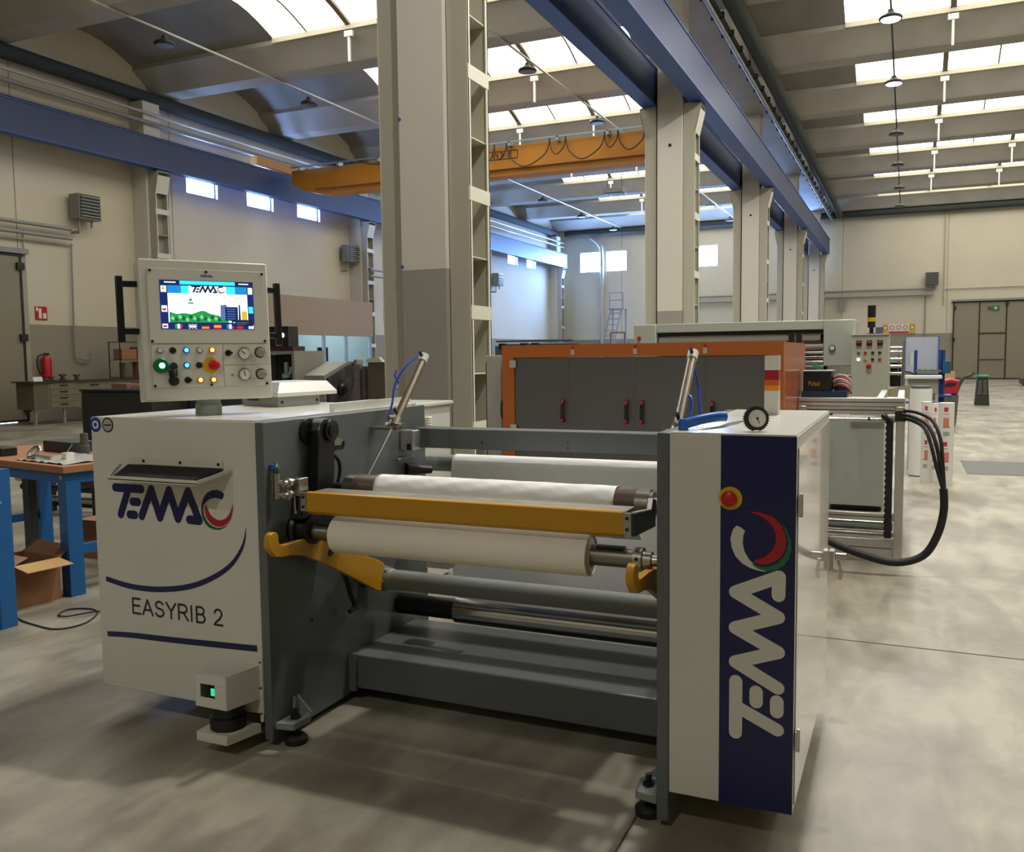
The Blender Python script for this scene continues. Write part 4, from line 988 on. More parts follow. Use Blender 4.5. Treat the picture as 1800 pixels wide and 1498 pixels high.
for i in range(30):
    a = 2*PI*i/30; d_ = math.cos(a)*uu+math.sin(a)*vv2; p = gc-ax_*.003+d_*.0372
    if (p+d_*.0045).z < 1.3045: continue
    cyl(g, p-ax_*.009, p+ax_*.009, .0027, n=6)
gg = part(g, 'rubber_boot', rubber, ti)
part(CY(gc+ax_*.0101, gc+ax_*.0112, .0272, n=36), 'dial', white, gg)
g = NB(); q0 = gc+ax_*.0118; cyl(g, q0, q0+(uu*-.35+vv2*.9).normalized()*.017, .0012, n=6); lathe(g, gc+ax_*.0114, ax_, [(0, .004), (.002, .004)], 12)
part(g, 'needle', black, gg)
g = NB()
for i in range(24):
    a = 2*PI*i/24
    if i in (17, 18, 19): continue
    p = gc+ax_*.0114+(math.cos(a)*uu+math.sin(a)*vv2)*.022; cyl(g, p, p+(math.cos(a)*uu+math.sin(a)*vv2)*.0035, .0006, n=5)
part(g, 'scale_marks', red, gg)
# ================================================================ BEHIND THE MACHINE
# orange framed cabinet
oc = T('guard_cabinet', 'orange framed cabinet with anthracite doors behind the unwinding machine', 'cabinet', (-1.76, 6.1, 0))
g = NB(); ox0, ox1 = -2.785, -.743
box(g, ox0, ox1, 6.1, 6.2, 1.535, 1.626); box(g, ox0, -2.69, 6.1, 6.2, .05, 1.5349); box(g, -.79, ox1, 6.1, 6.2, .05, 1.5349); box(g, -2.69, -.79, 6.1, 6.2, .05, .14)
part(g, 'frame', orange, oc)
part(B(-2.78, -.76, 6.2005, 7.45, 1.58, 1.62), 'roof', orange, oc); part(B(-.763, -.743, 6.2005, 7.45, .05, 1.62), 'side_panel', orange2, oc); part(B(ox0, -2.765, 6.2005, 7.45, .05, 1.62), 'side_panel', orange2, oc)
part(B(-2.7, -.8, 7.1, 7.2, 0, .049), 'foot_rail', black, oc)
xs = [-2.688, -2.25, -1.757, -1.26, -.792]
for i in range(4):
    d = part(B(xs[i]+.0006, xs[i+1]-.0006, 6.115, 6.14, .143, 1.532), 'door', doorgrey, oc)
    hx = (-2.298, -1.815, -1.702, -1.21)[i]
    part(tube(NB(), [(hx, 6.113, 1.21), (hx, 6.085, 1.205), (hx+.003, 6.075, 1.14), (hx, 6.085, 1.075), (hx, 6.113, 1.07)], .013, 8), 'handle', black, d)
    for z in (1.205, 1.075): part(CY((hx, 6.083, z), (hx, 6.066, z), .012, n=12), 'handle_cap', red, d)
for x in (-2.219, -1.751, -1.259):
    o = part(B(x-.014, x+.014, 6.09, 6.0995, 1.55, 1.59), 'latch', alu, oc); part(CY((x, 6.095, 1.59), (x, 6.095, 1.615), .008, n=10), 'latch_tip', red, o)
for x in (-2.70, -.815): part(B(x-.02, x+.03, 6.088, 6.0995, 1.46, 1.515), 'hinge', alu, oc)
for x in (-2.70, -.815): part(B(x-.02, x+.03, 6.088, 6.0995, .98, 1.035), 'hinge', alu, oc)
part(tube(NB(), [(-2.79, 6.16, 1.22), (-2.815, 6.16, 1.2), (-2.82, 6.16, 1.14), (-2.815, 6.16, 1.08), (-2.79, 6.16, 1.06)], .011, 8), 'side_handle', black, oc)
for x in (-.82, -.765): top(B(x-.022, x+.022, 7.18, 7.24, 1.6205, 1.70), 'cable_plug', black, 'black cable plug on the orange cabinet roof, %s of the two' % ('left' if x < -.8 else 'right'), 'plug')
lc = T('side_cabinet', 'tall pale grey cabinet standing against the left side of the orange cabinet', 'cabinet', (-2.95, 6.2, 0))
part(B(-2.972, -2.83, 6.2, 6.9, .03, 1.553), 'body', mat('cabinet_pale', '#a9a79c', .4), lc, bevel=.004); part(B(-2.966, -2.960, 6.19, 6.1995, .1, 1.5), 'door_gap', black, lc)
part(B(-2.958, -2.835, 6.188, 6.1995, .08, 1.53), 'door', mat('cabinet_pale', '#a9a79c', .4), lc)
wc = T('junction_cabinet', 'white low cabinet behind the left side plate with a ribbed cable gland', 'cabinet', (-2.85, 5.3, 0))
part(B(-3.6, -2.95, 4.25, 5.56, .02, 1.215), 'body', creamtop, wc, bevel=.004); part(B(-3.62, -2.93, 4.23, 5.58, 1.216, 1.24), 'lid', creamtop, wc, bevel=.004)
part(lathe(NB(), (-2.922, 5.2, 1.07), (0, 0, 1), [(0, .022)]+[(0.008*i, .026 if i % 2 else .02) for i in range(1, 11)], 16), 'cable_gland', white, wc)

# aluminium frame
af = T('aluminium_stand', 'aluminium profile stand beside the orange cabinet with a black hose loop', 'stand', (-.37, 7.0, 0))
def prof(par, x0, x1, y0, y1, z0, z1, nm='rail'):
    part(B(x0, x1, y0, y1, z0, z1), nm, alu, par, bevel=.004)
    if x1-x0 > .3:
        part(B(x0+.01, x1-.01, y0-.0008, y0-.0001, (z0+z1)/2-.004, (z0+z1)/2+.004), 'slot', mat('slot_dark', '#5a5a55', .5), par)
prof(af, -.74, -.003, 6.97, 7.03, 1.15, 1.212); prof(af, -.74, -.066, 6.98, 7.03, 1.095, 1.149); prof(af, -.74, -.066, 6.98, 7.03, 1.035, 1.08)
part(CY((-.66, 6.96, 1.062), (-.16, 6.96, 1.062), .008, n=10), 'rod', chrome, af); part(CY((-.25, 6.955, 1.062), (-.235, 6.955, 1.062), .014, n=12), 'clamp_ring', black, af)
prof(af, -.063, -.003, 6.965, 7.03, .03, 1.149, 'post'); prof(af, -.74, -.68, 6.965, 7.03, .03, 1.149, 'post')
part(B(-.07, .004, 6.955, 6.9645, 1.045, 1.12), 'clamp', black, af)
part(lathe(NB(), (-.033, 7.0, 0), (0, 0, 1), [(0, .04), (.012, .04), (.029, .02)], 18), 'foot', black, af)
for z0, z1 in ((.31, .365), (.19, .22), (.04, .175)): prof(af, -.679, -.065, 6.975, 7.03, z0, z1)
part(CY((-.67, 7.07, .262), (-.07, 7.07, .262), .04, n=24), 'roller', mat('zinc_roller', '#9aa09e', .3, .8, var=.04), af)
for x in (-.06, -.2, -.5): prof(af, x, x+.05, 7.035, 8.5, 1.15, 1.21)
part(B(-.45, -.01, 7.1, 8.5, 1.12, 1.149), 'bed_plate', alu, af)
for x in (-.74, -.063): prof(af, x, x+.06, 8.44, 8.5, .0, 1.119, 'post')
g = NB()
for i in range(40): box(g, -.125-(.006 if i % 2 else 0), -.078, 6.94, 6.97, .19+i*.0215, .2112+i*.0215)
part(g, 'drag_chain', black, af)
part(tube(NB(), [(-.10, 6.955, 1.03), (-.13, 6.95, 1.07), (-.15, 6.96, 1.09)], .018, 8), 'chain_end', black, af)
def hose(pts, r, nm='hose'): part(tube(NB(), pts, r, 12), nm, rubber, af)
hose([(-.70, 6.75, .33), (-.49, 6.6, .215), (-.24, 6.58, .13), (-.04, 6.6, .092), (.13, 6.62, .15), (.215, 6.62, .30), (.25, 6.62, .47), (.245, 6.62, .62)], .026)
hose([(.245, 6.62, .62), (.22, 6.62, .78), (.19, 6.64, .93), (.14, 6.7, 1.04), (.06, 6.8, 1.085), (-.02, 6.9, 1.10)], .013)
hose([(.25, 6.63, .61), (.235, 6.63, .80), (.22, 6.66, .95), (.17, 6.74, 1.07), (.08, 6.86, 1.115), (-.01, 6.93, 1.125)], .012)
hose([(.24, 6.6, .62), (.20, 6.6, .76), (.16, 6.64, .92), (.12, 6.7, 1.02), (.05, 6.82, 1.06), (-.02, 6.93, 1.07)], .012)
# electronics on the stand
eb = T('inverter_box', 'black electronics box with gold lettering on the aluminium stand', 'control box', (-.6, 7.2, 1.213))
part(B(-.71, -.51, 7.0, 7.25, 1.26, 1.405), 'body', black, eb, bevel=.004); part(B(-.72, -.40, 6.99, 7.28, 1.2135, 1.259), 'base', mat('dark_blue_enamel', '#1c3a57', .4), eb)
part(B(-.72, -.5, 6.99, 7.26, 1.4055, 1.413), 'lid', alu, eb)
g = text_bm('Pulsar', .05, .085); g.transform(Matrix.Translation((-.67, 6.9993, 1.30)) @ Matrix.Rotation(PI/2, 4, 'X')); part(g, 'lettering', mat('gold_text', '#c79a1c', .4), eb)
for i, (c_, zz) in enumerate((('#c9c7c0', 1.33), ('#b2202a', 1.28), ('#c9c7c0', 1.36), ('#c9b0ac', 1.31), ('#b2202a', 1.34), ('#d8d6d0', 1.29), ('#2b4f9e', 1.27))):
    part(tube(NB(), [(-.50, 7.05+.02*i, zz), (-.46, 7.0+.02*i, zz+.02), (-.41, 6.99+.02*i, zz+.01), (-.375, 7.0+.015*i, zz-.03), (-.385, 7.02+.015*i, 1.25), (-.43, 7.04+.015*i, 1.225)], .007, 6), 'wire', mat('wire_'+c_, c_, .5), eb)
part(B(-.5, -.39, 7.15, 7.4, 1.26, 1.37), 'terminal_block', mat('terminal_dark', '#34343c', .5), eb)
for x, z in ((-.67, 1.43), (-.64, 1.415)): part(B(x, x+.03, 7.26, 7.3, z, z+.03), 'green_terminal', mat('terminal_green', '#2f9b78', .5), eb)

# slitting machine
sm = T('slitting_machine', 'long white slitting machine with shiny rollers behind the orange cabinet', 'machine', (-1.6, 9.8, 0))
wg = mat('machine_white_grey', '#b3b7ab', .35, var=.03)
part(B(-2.72, -2.47, 9.4, 10.2, .05, 1.866), 'left_housing', wg, sm, bevel=.008)
o = part(CY((-2.654, 9.399, 1.72), (-2.654, 9.38, 1.72), .02, n=20), 'emergency_stop', red, sm)
part(B(-2.4695, -.7665, 9.42, 9.9, 1.775, 1.868), 'top_cover', wg, sm, bevel=.006)
part(B(-2.46, -.77, 9.47, 9.55, 1.735, 1.7745), 'shadow_gap', black, sm)
hr = part(B(-.766, -.474, 9.4, 10.2, 1.41, 1.868), 'right_housing', wg, sm, bevel=.008)
o = part(lathe(NB(), (-.681, 9.399, 1.588), (0, -1, 0), [(0, .03), (.02, .03), (.022, .025)], 26), 'round_gauge', black, hr)
part(CY((-.681, 9.3765, 1.588), (-.681, 9.3755, 1.588), .022, n=24), 'dial', white, hr)
part(B(-2.46, -.77, 9.9, 10.1, .1, 1.74), 'back_plate', mat('machine_dark_inside', '#3d3a36', .5), sm)
part(B(-2.46, -.70, 9.5, 9.9, .1, 1.33), 'lower_body', mat('machine_dark_inside', '#3d3a36', .5), sm)
for z, y, r, m_ in ((1.70, 9.5, .033, mat('lit_pale_roller', '#dddcd6', .3, var=.03)), (1.655, 9.6, .045, mat('lit_pale_roller', '#cfcdc6', .3, var=.03)), (1.60, 9.52, .04, mat('tan_roller', '#9a8a73', .4)), (1.545, 9.5, .018, chrome), (1.50, 9.56, .03, chrome), (1.45, 9.5, .018, chrome), (1.40, 9.56, .03, steel)):  # uppermost rollers whitened, the bright light on them is in the colour
    part(CY((-2.46, y, z), (-.80 if z > 1.6 else -.775, y, z), r, n=24), 'roller', m_, sm)
for z in (1.655, 1.60): part(CY((-.798, 9.55, z), (-.77, 9.55, z), .022, n=16), 'bearing', black, sm)
part(B(-.68, -.18, 9.15, 10.1, .06, .92), 'lower_cabinet', mat('cabinet_green_grey', '#a9b0a8', .35, var=.02), sm, bevel=.008)
part(B(-.66, -.2, 9.25, 10.0, .0, .059), 'plinth', black, sm)
part(B(-.47, -.18, 9.45, 10.0, .921, 1.4), 'column', mat('machine_dark_inside', '#3d3a36', .5), sm)
cc = part(B(-.487, -.155, 9.1, 9.42, .9205, 1.705), 'control_cabinet', mat('control_cream', '#b6b8a8', .35, var=.02), sm, bevel=.005)
part(B(-.49, -.152, 9.09, 9.43, 1.7055, 1.715), 'cabinet_lid', creamtop, cc)
for x in (-.42, -.329, -.235):
    part(B(x-.024, x+.024, 9.085, 9.0995, 1.605, 1.655), 'temperature_display', black, cc); part(B(x-.016, x+.016, 9.083, 9.0845, 1.632, 1.648), 'readout', emis('readout_red', '#c03038', .6), cc)
for j, z in enumerate((1.538, 1.475)):
    for i, x in enumerate((-.423, -.363, -.298, -.236)):
        cl_ = ((green, red, black, black), (emis('lamp_white', '#ffffff', 2.2), mat('button_amber', '#c8901c', .4), black, red))[j][i]
        part(lathe(NB(), (x, 9.0995, z), (0, -1, 0), [(0, .014), (.008, .014), (.011, .010)], 18), 'button', cl_, cc)
part(lathe(NB(), (-.33, 9.0995, 1.41), (0, -1, 0), [(0, .012), (.01, .012), (.012, .024), (.025, .024), (.03, .015)], 22), 'emergency_stop', red, cc)
bc = part(lathe(NB(), (-.32, 9.3, 1.716), (0, 0, 1), [(0, .05), (.008, .05), (.01, .018), (.06, .018), (.065, .036), (.12, .036)], 22), 'beacon_base', black, sm)
part(CY((-.32, 9.3, 1.837), (-.32, 9.3, 1.876), .042, n=24), 'beacon_band', mat('beacon_yellow', '#c99a14', .3), bc)
part(CY((-.32, 9.3, 1.877), (-.32, 9.3, 1.992), .038, n=24), 'beacon_top', black, bc)
part(B(-.28, -.215, 9.28, 9.34, 1.716, 1.78), 'small_display', mat('display_slate', '#46506a', .3), sm)
for x, z0, z1, r in ((-.03, 1.0, 1.66, .012), (-.075, 1.3, 1.6, .008)): part(CY((x, 9.6, z0), (x, 9.6, z1), r, n=12), 'guide_post', steel, sm)
for z in (1.58, 1.54, 1.47, 1.40, 1.33): part(CY((-.15, 9.55, z), (-.045, 9.55, z), .017, n=16), 'short_roller', chrome, sm)
part(B(-.15, -.05, 9.6, 9.9, 1.2, 1.44), 'gearbox', black, sm); part(lathe(NB(), (.035, 9.6, 1.40), (0, 0, 1), [(0, .02), (.13, .02)], 16), 'white_handle', white, sm)
part(prism(NB(), [(-.153, 1.12), (-.153, 1.19), (.03, 1.235), (.03, 1.10)], 'y', 9.2, 9.21), 'flap', mat('flap_beige', '#a89f82', .5), sm)
part(tube(NB(), [(-.02, 9.55, 1.35), (.03, 9.55, 1.34), (.08, 9.55, 1.32)], .008, 8), 'lever', black, sm)

# upright rolls
wr = T('white_roll', 'tall plain white roll standing upright left of the printed film rolls', 'roll', (.17, 12.1, 0))
part(CY((.17, 12.1, .012), (.17, 12.1, 1.085), .125, n=36), 'roll', mat('plain_white_wrap', '#e3e4de', .5, var=.02), wr); part(CY((.17, 12.1, 0), (.17, 12.1, .0118), .115, n=30), 'base_cap', black, wr)
part(CY((.17, 12.1, 1.0855), (.17, 12.1, 1.12), .115, n=30), 'top_cap', mat('cap_grey', '#5c605c', .5), wr)
def proll(x, y, r, h, label, seed):
    t = T('printed_film_roll', label, 'roll', (x, y, 0), group='upright printed film rolls')
    part(CY((x, y, 0), (x, y, h), r, n=32), 'roll', mat('film_wrap', '#e0ddd8', .4, var=.02), t)
    rnd = random.Random(seed); z = h-.1
    while z > .08:
        for c_, dz, hh, w in (('#c22a40', 0, .05, .5), ('#8a857e', -.03, .006, .8), ('#cf7a6a', -.17, .1, .7), ('#c8455a', -.185, .012, .9), ('#a3a29c', -.28, .05, .8)):
            zz = z+dz
            if zz < .02 or zz+hh > h-.01: continue
            a0 = -PI/2-w/2+rnd.uniform(-.1, .1); g = NB(); q_ = 8
            L_ = [g.verts.new((x+(r+.001)*math.cos(a0+w*i/q_), y+(r+.001)*math.sin(a0+w*i/q_), zz)) for i in range(q_+1)]
            H_ = [g.verts.new((x+(r+.001)*math.cos(a0+w*i/q_), y+(r+.001)*math.sin(a0+w*i/q_), zz+hh)) for i in range(q_+1)]
            for i in range(q_): g.faces.new((L_[i], L_[i+1], H_[i+1], H_[i]))
            part(g, 'printed_mark', mat('print_'+c_, c_, .5), t)
        z -= .4
proll(.225, 11.5, .055, .955, 'slim printed film roll standing between the white roll and the widest printed roll', 1)
proll(.318, 11.62, .045, .93, 'slimmest printed film roll, partly hidden behind its two neighbours', 2)
proll(.43, 11.4, .085, .95, 'widest printed film roll, at the right end of the upright rolls', 3)
# parts rack
pk = T('parts_rack', 'blue rack with a pale board and a row of metal parts behind the upright rolls', 'rack', (.3, 14, 0))
db = mat('rack_blue', '#1c3e7a', .45)
part(B(-.02, .41, 14.3, 14.33, 1.24, 1.75), 'board', mat('board_lilac', '#aab0bf', .5), pk)
for x in (-.035, .4105): part(B(x, x+.015, 14.28, 14.34, 0, 1.76), 'board_edge', mat('edge_blue', '#1f5f9a', .4), pk)
for x, z1 in ((.115, 1.56), (.435, 1.56), (.475, 1.56)): part(CY((x, 14, 0), (x, 14, z1), .022, n=14), 'post', db, pk)
part(B(.09, .46, 13.9, 14.1, 1.19, 1.22), 'shelf', db, pk); part(B(.0, .46, 13.9, 14.2, .8, .83), 'shelf', db, pk); part(B(.10, .40, 13.95, 14.0, 1.0, 1.185), 'bin', mat('bin_pale', '#a8aebb', .5), pk)
for i in range(9):
    x = .14+.036*i; top(CY((x, 13.93, 1.262+.012*(i % 2)), (x, 14.05, 1.262+.012*(i % 2)), .022, n=12), 'metal_sleeve', steel, 'steel sleeve in the row lying on the blue rack shelf', 'metal part', 'steel sleeves on the blue rack')
part(B(.46, .56, 13.8, 14.0, 1.23, 1.4), 'motor', mat('teal_dark', '#17506e', .4), pk)
part(B(.42, .58, 13.75, 14.15, .9, .93), 'shelf', db, pk)
for j in range(3): top(B(.80, 1.06, 23.8, 24.2, .45+.2*j, .645+.2*j), 'wooden_crate', mat('crate_wood', '#b08a5a', .7), ['lowest wooden crate of the stack rising behind the red scrubber', 'middle wooden crate of the stack rising behind the red scrubber', 'topmost wooden crate of the stack rising behind the red scrubber'][j], 'crate', 'wooden crates behind the red scrubber')
top(B(.78, 1.08, 23.78, 24.22, 0, .449), 'pedestal', mat('pedestal_dark', '#3f3a34', .6), 'dark pedestal carrying the wooden crates behind the red scrubber', 'pedestal')
wt = T('white_table', 'small white topped table with steel parts behind the white roll', 'table', (.15, 12.9, 0))
part(B(-.02, .42, 12.7, 13.1, 1.19, 1.225), 'table_top', white, wt); part(B(.02, .38, 12.75, 13.05, 1.0, 1.189), 'apron', mat('apron_grey', '#8d8e88', .4), wt)
for x in (.03, .35):
    for y in (12.76, 13.02): part(B(x, x+.03, y, y+.03, 0, .999), 'leg', alu, wt)
# scrubber, bin
rs = T('floor_scrubber', 'red walk-behind floor scrubber with a long black handle', 'floor scrubber', (.72, 20, 0))
part(prism(NB(), [(.50, .66), (.50, .88), (.58, .94), (.82, .985), (.97, .95), (.95, .68)], 'y', 19.8, 20.4), 'tank', mat('scrubber_red', '#9e1630', .35), rs, bevel=.02)
part(prism(NB(), [(.46, .06), (.48, .659), (.96, .659), (.92, .06)], 'y', 19.75, 20.45), 'base', mat('scrubber_grey', '#4c4d46', .5), rs)
for x in (.54, .86): part(CY((x, 19.9, .06), (x, 20.3, .06), .06, n=16), 'wheel', rubber, rs)
part(tube(NB(), [(.93, 20.1, .7), (.99, 20.1, .88), (1.06, 20.1, 1.0), (1.2, 20.1, 1.06)], .035, 10), 'handle', mat('scrubber_dark', '#3a3634', .5), rs); part(tube(NB(), [(1.17, 20.1, 1.05), (1.25, 20.1, 1.10)], .022, 8), 'grip', black, rs)
part(prism(NB(), [(.62, .83), (.78, .91), (.92, .90), (.88, .85)], 'y', 19.785, 19.799), 'recess', black, rs)
wb = T('waste_bin', 'dark louvred waste bin with a green lid on the open floor', 'bin', (1.96, 28.4, 0))
g = NB(); lathe(g, (1.96, 28.4, 0), (0, 0, 1), [(0, .26), (.02, .26), (.3, .235), (.76, .19), (.78, .19)], 4)
g.transform(Matrix.Translation((1.96, 28.4, 0)) @ Matrix.Rotation(PI/4, 4, 'Z') @ Matrix.Translation((-1.96, -28.4, 0)))
part(g, 'body', mat('bin_dark', '#26251f', .5), wb)
part(lathe(NB(), (1.96, 28.4, .781), (0, 0, 1), [(0, .19), (.04, .185), (.075, .14)], 20), 'lid', mat('bin_green', '#2b6a4a', .4), wb)
g = NB()
for i in range(9):
    z = .32+i*.045; w = .155-.012*i*.4; box(g, 1.96-w*.8, 1.96-.02, 28.4-.2, 28.4-.17, z, z+.014); box(g, 1.98, 1.96+w*.8, 28.4-.2, 28.4-.17, z, z+.014)
part(g, 'louvres', mat('bin_slat', '#8b8a80', .5), wb)
hb = T('pallet_truck', 'low dark red pallet truck cut off by the right edge of the picture', 'pallet truck', (4.9, 44, 0))
part(B(4.5, 5.6, 43.6, 44.6, .08, .3), 'chassis', mat('truck_dark', '#4a3a38', .5), hb); part(prism(NB(), [(4.55, .3), (4.75, .5), (5.4, .52), (5.5, .3)], 'y', 43.7, 44.4), 'cover', mat('truck_red', '#5e3d3d', .5), hb)
part(CY((4.7, 43.58, .08), (4.7, 44.62, .08), .08, n=14), 'wheel', rubber, hb)
struct(B(.72, 5.0, 12.45, 13.95, .0005, .004), 'floor_plate', mat('trench_plate', '#4f4e49', .6, var=.1))

# ---- behind on the window side
dm = T('rail_conveyor', 'dark conveyor frame with long rails seen over the orange cabinet', 'conveyor', (-5.8, 14, 0))
for z, y in ((1.80, 14.0), (1.74, 14.3)): part(CY((-6.5, y, z), (-5.1, y, z), .02, n=10), 'rail', mat('rail_slate', '#3b4354', .5), dm)
for x in (-6.45, -6.2, -5.5, -5.2): part(B(x-.05, x+.05, 13.95, 14.35, 0, 1.72), 'post', mat('frame_slate', '#454d5c', .5), dm)
for x in (-6.35, -5.95, -5.75): part(B(x-.06, x+.06, 13.9, 14.0, 1.66, 1.76), 'carriage', black, dm)
part(B(-6.5, -5.1, 14.0, 14.3, .5, .6), 'cross_rail', mat('frame_slate', '#454d5c', .5), dm)
fr2 = T('tube_trestle', 'slim brown tube trestle standing past the orange cabinet', 'trestle', (-6.2, 20, 0))
for x in (-6.34, -6.0): part(CY((x, 20, 0), (x, 20, 2.06), .02, n=8), 'leg', mat('trestle_brown', '#6e5a54', .5), fr2)
part(CY((-6.34, 20, 2.06), (-6.0, 20, 2.06), .02, n=8), 'crossbar', mat('trestle_brown', '#6e5a54', .5), fr2)
ld = T('platform_ladder', 'tall grey platform ladder near the far left wall windows', 'ladder', (-14.5, 46, 0))
for x0, x1 in ((-15.6, -14.85), (-14.9, -14.25)): part(CY((x0, 46, 0), (x1, 46.9, 4.0), .04, n=8), 'stile', mat('ladder_grey', '#8790a8', .4), ld)
for i in range(13):
    t_ = i/13; part(CY((-15.6+.75*t_, 46+.9*t_, 4.0*t_+.1), (-14.9+.65*t_, 46+.9*t_, 4.0*t_+.1), .03, n=6), 'rung', mat('ladder_grey', '#8790a8', .4), ld)
part(B(-14.95, -14.1, 46.8, 47.5, 4.0, 4.06), 'platform', mat('ladder_grey', '#8790a8', .4), ld)
for x in (-14.9, -14.15): part(CY((x, 46.85, 4.06), (x, 46.85, 4.9), .03, n=8), 'guard_post', mat('ladder_grey', '#8790a8', .4), ld)
for x in (-14.9, -14.15): part(CY((x, 47.4, 0), (x, 47.4, 4.0), .04, n=8), 'stile', mat('ladder_grey', '#8790a8', .4), ld)
for z in (4.5, 4.9): part(CY((-14.9, 46.85, z), (-14.15, 46.85, z), .025, n=8), 'guard_rail', mat('ladder_grey', '#8790a8', .4), ld)

# office cabin
oq = T('office_cabin', 'beige office cabin with a band of blue lit windows against the left wall', 'cabin', (-18.8, 23, 0))
part(B(-17.08, -17.0, 20.32, 26.45, 2.26, 3.44), 'upper_wall', palebox, oq); part(B(-17.08, -17.0, 20.32, 26.45, 0, 1.2), 'lower_wall', palebox, oq)
part(B(-20.55, -17.081, 26.37, 26.45, 0, 3.44), 'end_wall', palebox, oq); part(B(-20.55, -17.081, 20.32, 20.4, 0, 3.44), 'end_wall', palebox, oq)
part(B(-20.5, -20.4, 20.41, 26.35, .0, 3.3), 'back_wall', mat('office_wall', '#cfe0ec', .7), oq)
part(B(-20.55, -17.09, 20.41, 26.36, 3.3, 3.36), 'roof', palebox, oq)
fb_ = mat('office_frame', '#8e95a0', .4)
for y in (20.5, 21.65, 22.23, 23.62, 24.85, 26.3): part(B(-17.075, -17.005, y-.06, y+.06, 1.2005, 2.2595), 'mullion', fb_, oq)
gl = mat('clear_glass', '#dcecff', .02, trans=1.0, var=0); gl.node_tree.nodes['Principled BSDF'].inputs['IOR'].default_value = 1.05
ys = (20.58, 21.57, 21.73, 22.15, 22.31, 23.54, 23.70, 24.77, 24.93, 26.22)
for i in range(0, 10, 2): part(B(-17.045, -17.035, ys[i], ys[i+1], 1.203, 2.257), 'window_pane', gl, oq)
la = bpy.data.lights.new('office_light', 'AREA'); la.energy = 480; la.color = (.48, .78, 1.0); la.shape = 'RECTANGLE'; la.size = 2.4; la.size_y = 5
lo_ = bpy.data.objects.new('office_light', la); C.objects.link(lo_); lo_.parent = oq; lo_.location = (0, .4, 3.25)
ds = T('office_desk', 'dark office desk inside the cabin behind its windows', 'desk', (-18, 23.5, 0))
part(B(-18.4, -17.6, 20.6, 26.0, 1.1, 1.16), 'desk_top', mat('desk_dark', '#2b3550', .5), ds)
for y in (20.7, 23, 25.9): part(B(-18.3, -17.7, y-.03, y+.03, 0, 1.099), 'leg', mat('desk_dark', '#2b3550', .5), ds)
for i, (y0, y1, z0, z1, lb) in enumerate(((21.75, 22.55, 1.18, 1.55, 'low dark monitor behind the second cabin mullion'), (22.85, 23.75, 1.18, 1.52, 'wide low dark monitor in the middle cabin window'), (24.45, 25.0, 1.42, 1.9, 'raised dark monitor behind the third cabin window'))):
    t = T('monitor', lb, 'monitor', (-17.9, (y0+y1)/2, 1.161))
    part(B(-17.92, -17.87, y0, y1, z0+.01, z1), 'screen', mat('monitor_navy', '#1c2438', .3), t); part(B(-17.93, -17.9, (y0+y1)/2-.04, (y0+y1)/2+.04, 1.1612, z0+.009), 'stand', black, t)
# display units behind the left cabinet
ug = mat('unit_grey', '#7c7a6e', .45, var=.03); ud = mat('unit_dark', '#2b2a28', .6)
ua = T('machine_housing', 'open grey housing with a dark inside and a pale blue fitting', 'machine part', (-7.1, 9.3, 0))
part(B(-7.5, -7.47, 9.0, 9.6, 0, 1.6), 'side_wall', ug, ua); part(B(-6.98, -6.94, 9.0, 9.6, 0, 1.6), 'side_wall', ug, ua); part(B(-7.5, -6.94, 9.0, 9.6, 1.601, 1.64), 'top_panel', ug, ua); part(B(-7.469, -6.981, 9.3, 9.33, 0, 1.6), 'back_panel', ud, ua)
g = NB(); cyl(g, (-7.22, 9.2, 1.30), (-7.22, 9.2, 1.5), .03, n=12); lathe(g, (-7.22, 9.2, 1.30), (0, 0, 1), [(0, .06), (.05, .06), (.07, .02)], 12); tube(g, [(-7.22, 9.18, 1.34), (-7.15, 9.18, 1.36), (-7.13, 9.18, 1.44)], .02, 8); part(g, 'fitting', mat('fitting_aqua', '#9dc0bd', .4), ua)
part(B(-7.26, -7.18, 9.15, 9.28, 0, 1.30), 'pedestal', ud, ua)
rd = T('sensor_head', 'black and dark red device with a small white light beside the control panel handle', 'device', (-7.2, 9.2, 1.641))
part(B(-7.40, -7.10, 9.1, 9.3, 1.7, 1.95), 'body', mat('device_black', '#1a1218', .4), rd); part(B(-7.38, -7.0, 9.05, 9.3, 1.6405, 1.699), 'base', mat('device_maroon', '#3c1420', .4), rd)
part(lathe(NB(), (-7.19, 9.099, 1.84), (0, -1, 0), [(0, .03), (.01, .028)], 16), 'light', emis('device_light', '#f0e4ff', 5), rd)
ub = T('sloped_housing', 'grey housing with a sloping top behind the fan cover', 'machine part', (-6.5, 9.4, 0))
part(prism(NB(), [(9.0, 0), (9.0, 1.335), (9.5, 1.50), (9.75, 1.50), (9.75, 0)], 'x', -6.80, -6.50), 'body', ug, ub); part(prism(NB(), [(9.04, 0), (9.04, 1.30), (9.5, 1.46), (9.72, 1.46), (9.72, 0)], 'x', -6.499, -6.47), 'dark_recess', ud, ub)
part(B(-6.469, -6.43, 9.6, 9.75, 0, 1.52), 'side_plate', ug, ub)
g = NB()
lathe(g, (-6.46, 9.3, 1.15), (1, 0, 0), [(0, .07), (.02, .07), (.03, .05), (.05, .05)], 20); part(g, 'valve', black, ub); part(CY((-6.46, 9.3, 1.27), (-6.42, 9.3, 1.27), .015, n=12), 'bolt', steel, ub)
uc = T('panel_stack', 'stack of grey sheet panels leaning beside the nearest hall column', 'panels', (-5.9, 9.2, 0))
ub2 = mat('panel_brown_grey', '#615c55', .5)
for i, (x0, x1, z1) in enumerate(((-6.08, -5.99, 1.47), (-5.985, -5.93, 1.44), (-5.925, -5.67, 1.49))): part(prism(NB(), [(x0-.08, 0), (x0+.02, z1), (x1, z1), (x1+.01, 0)], 'y', 9.0+.03*i, 9.06+.03*i), 'panel', ub2, uc)
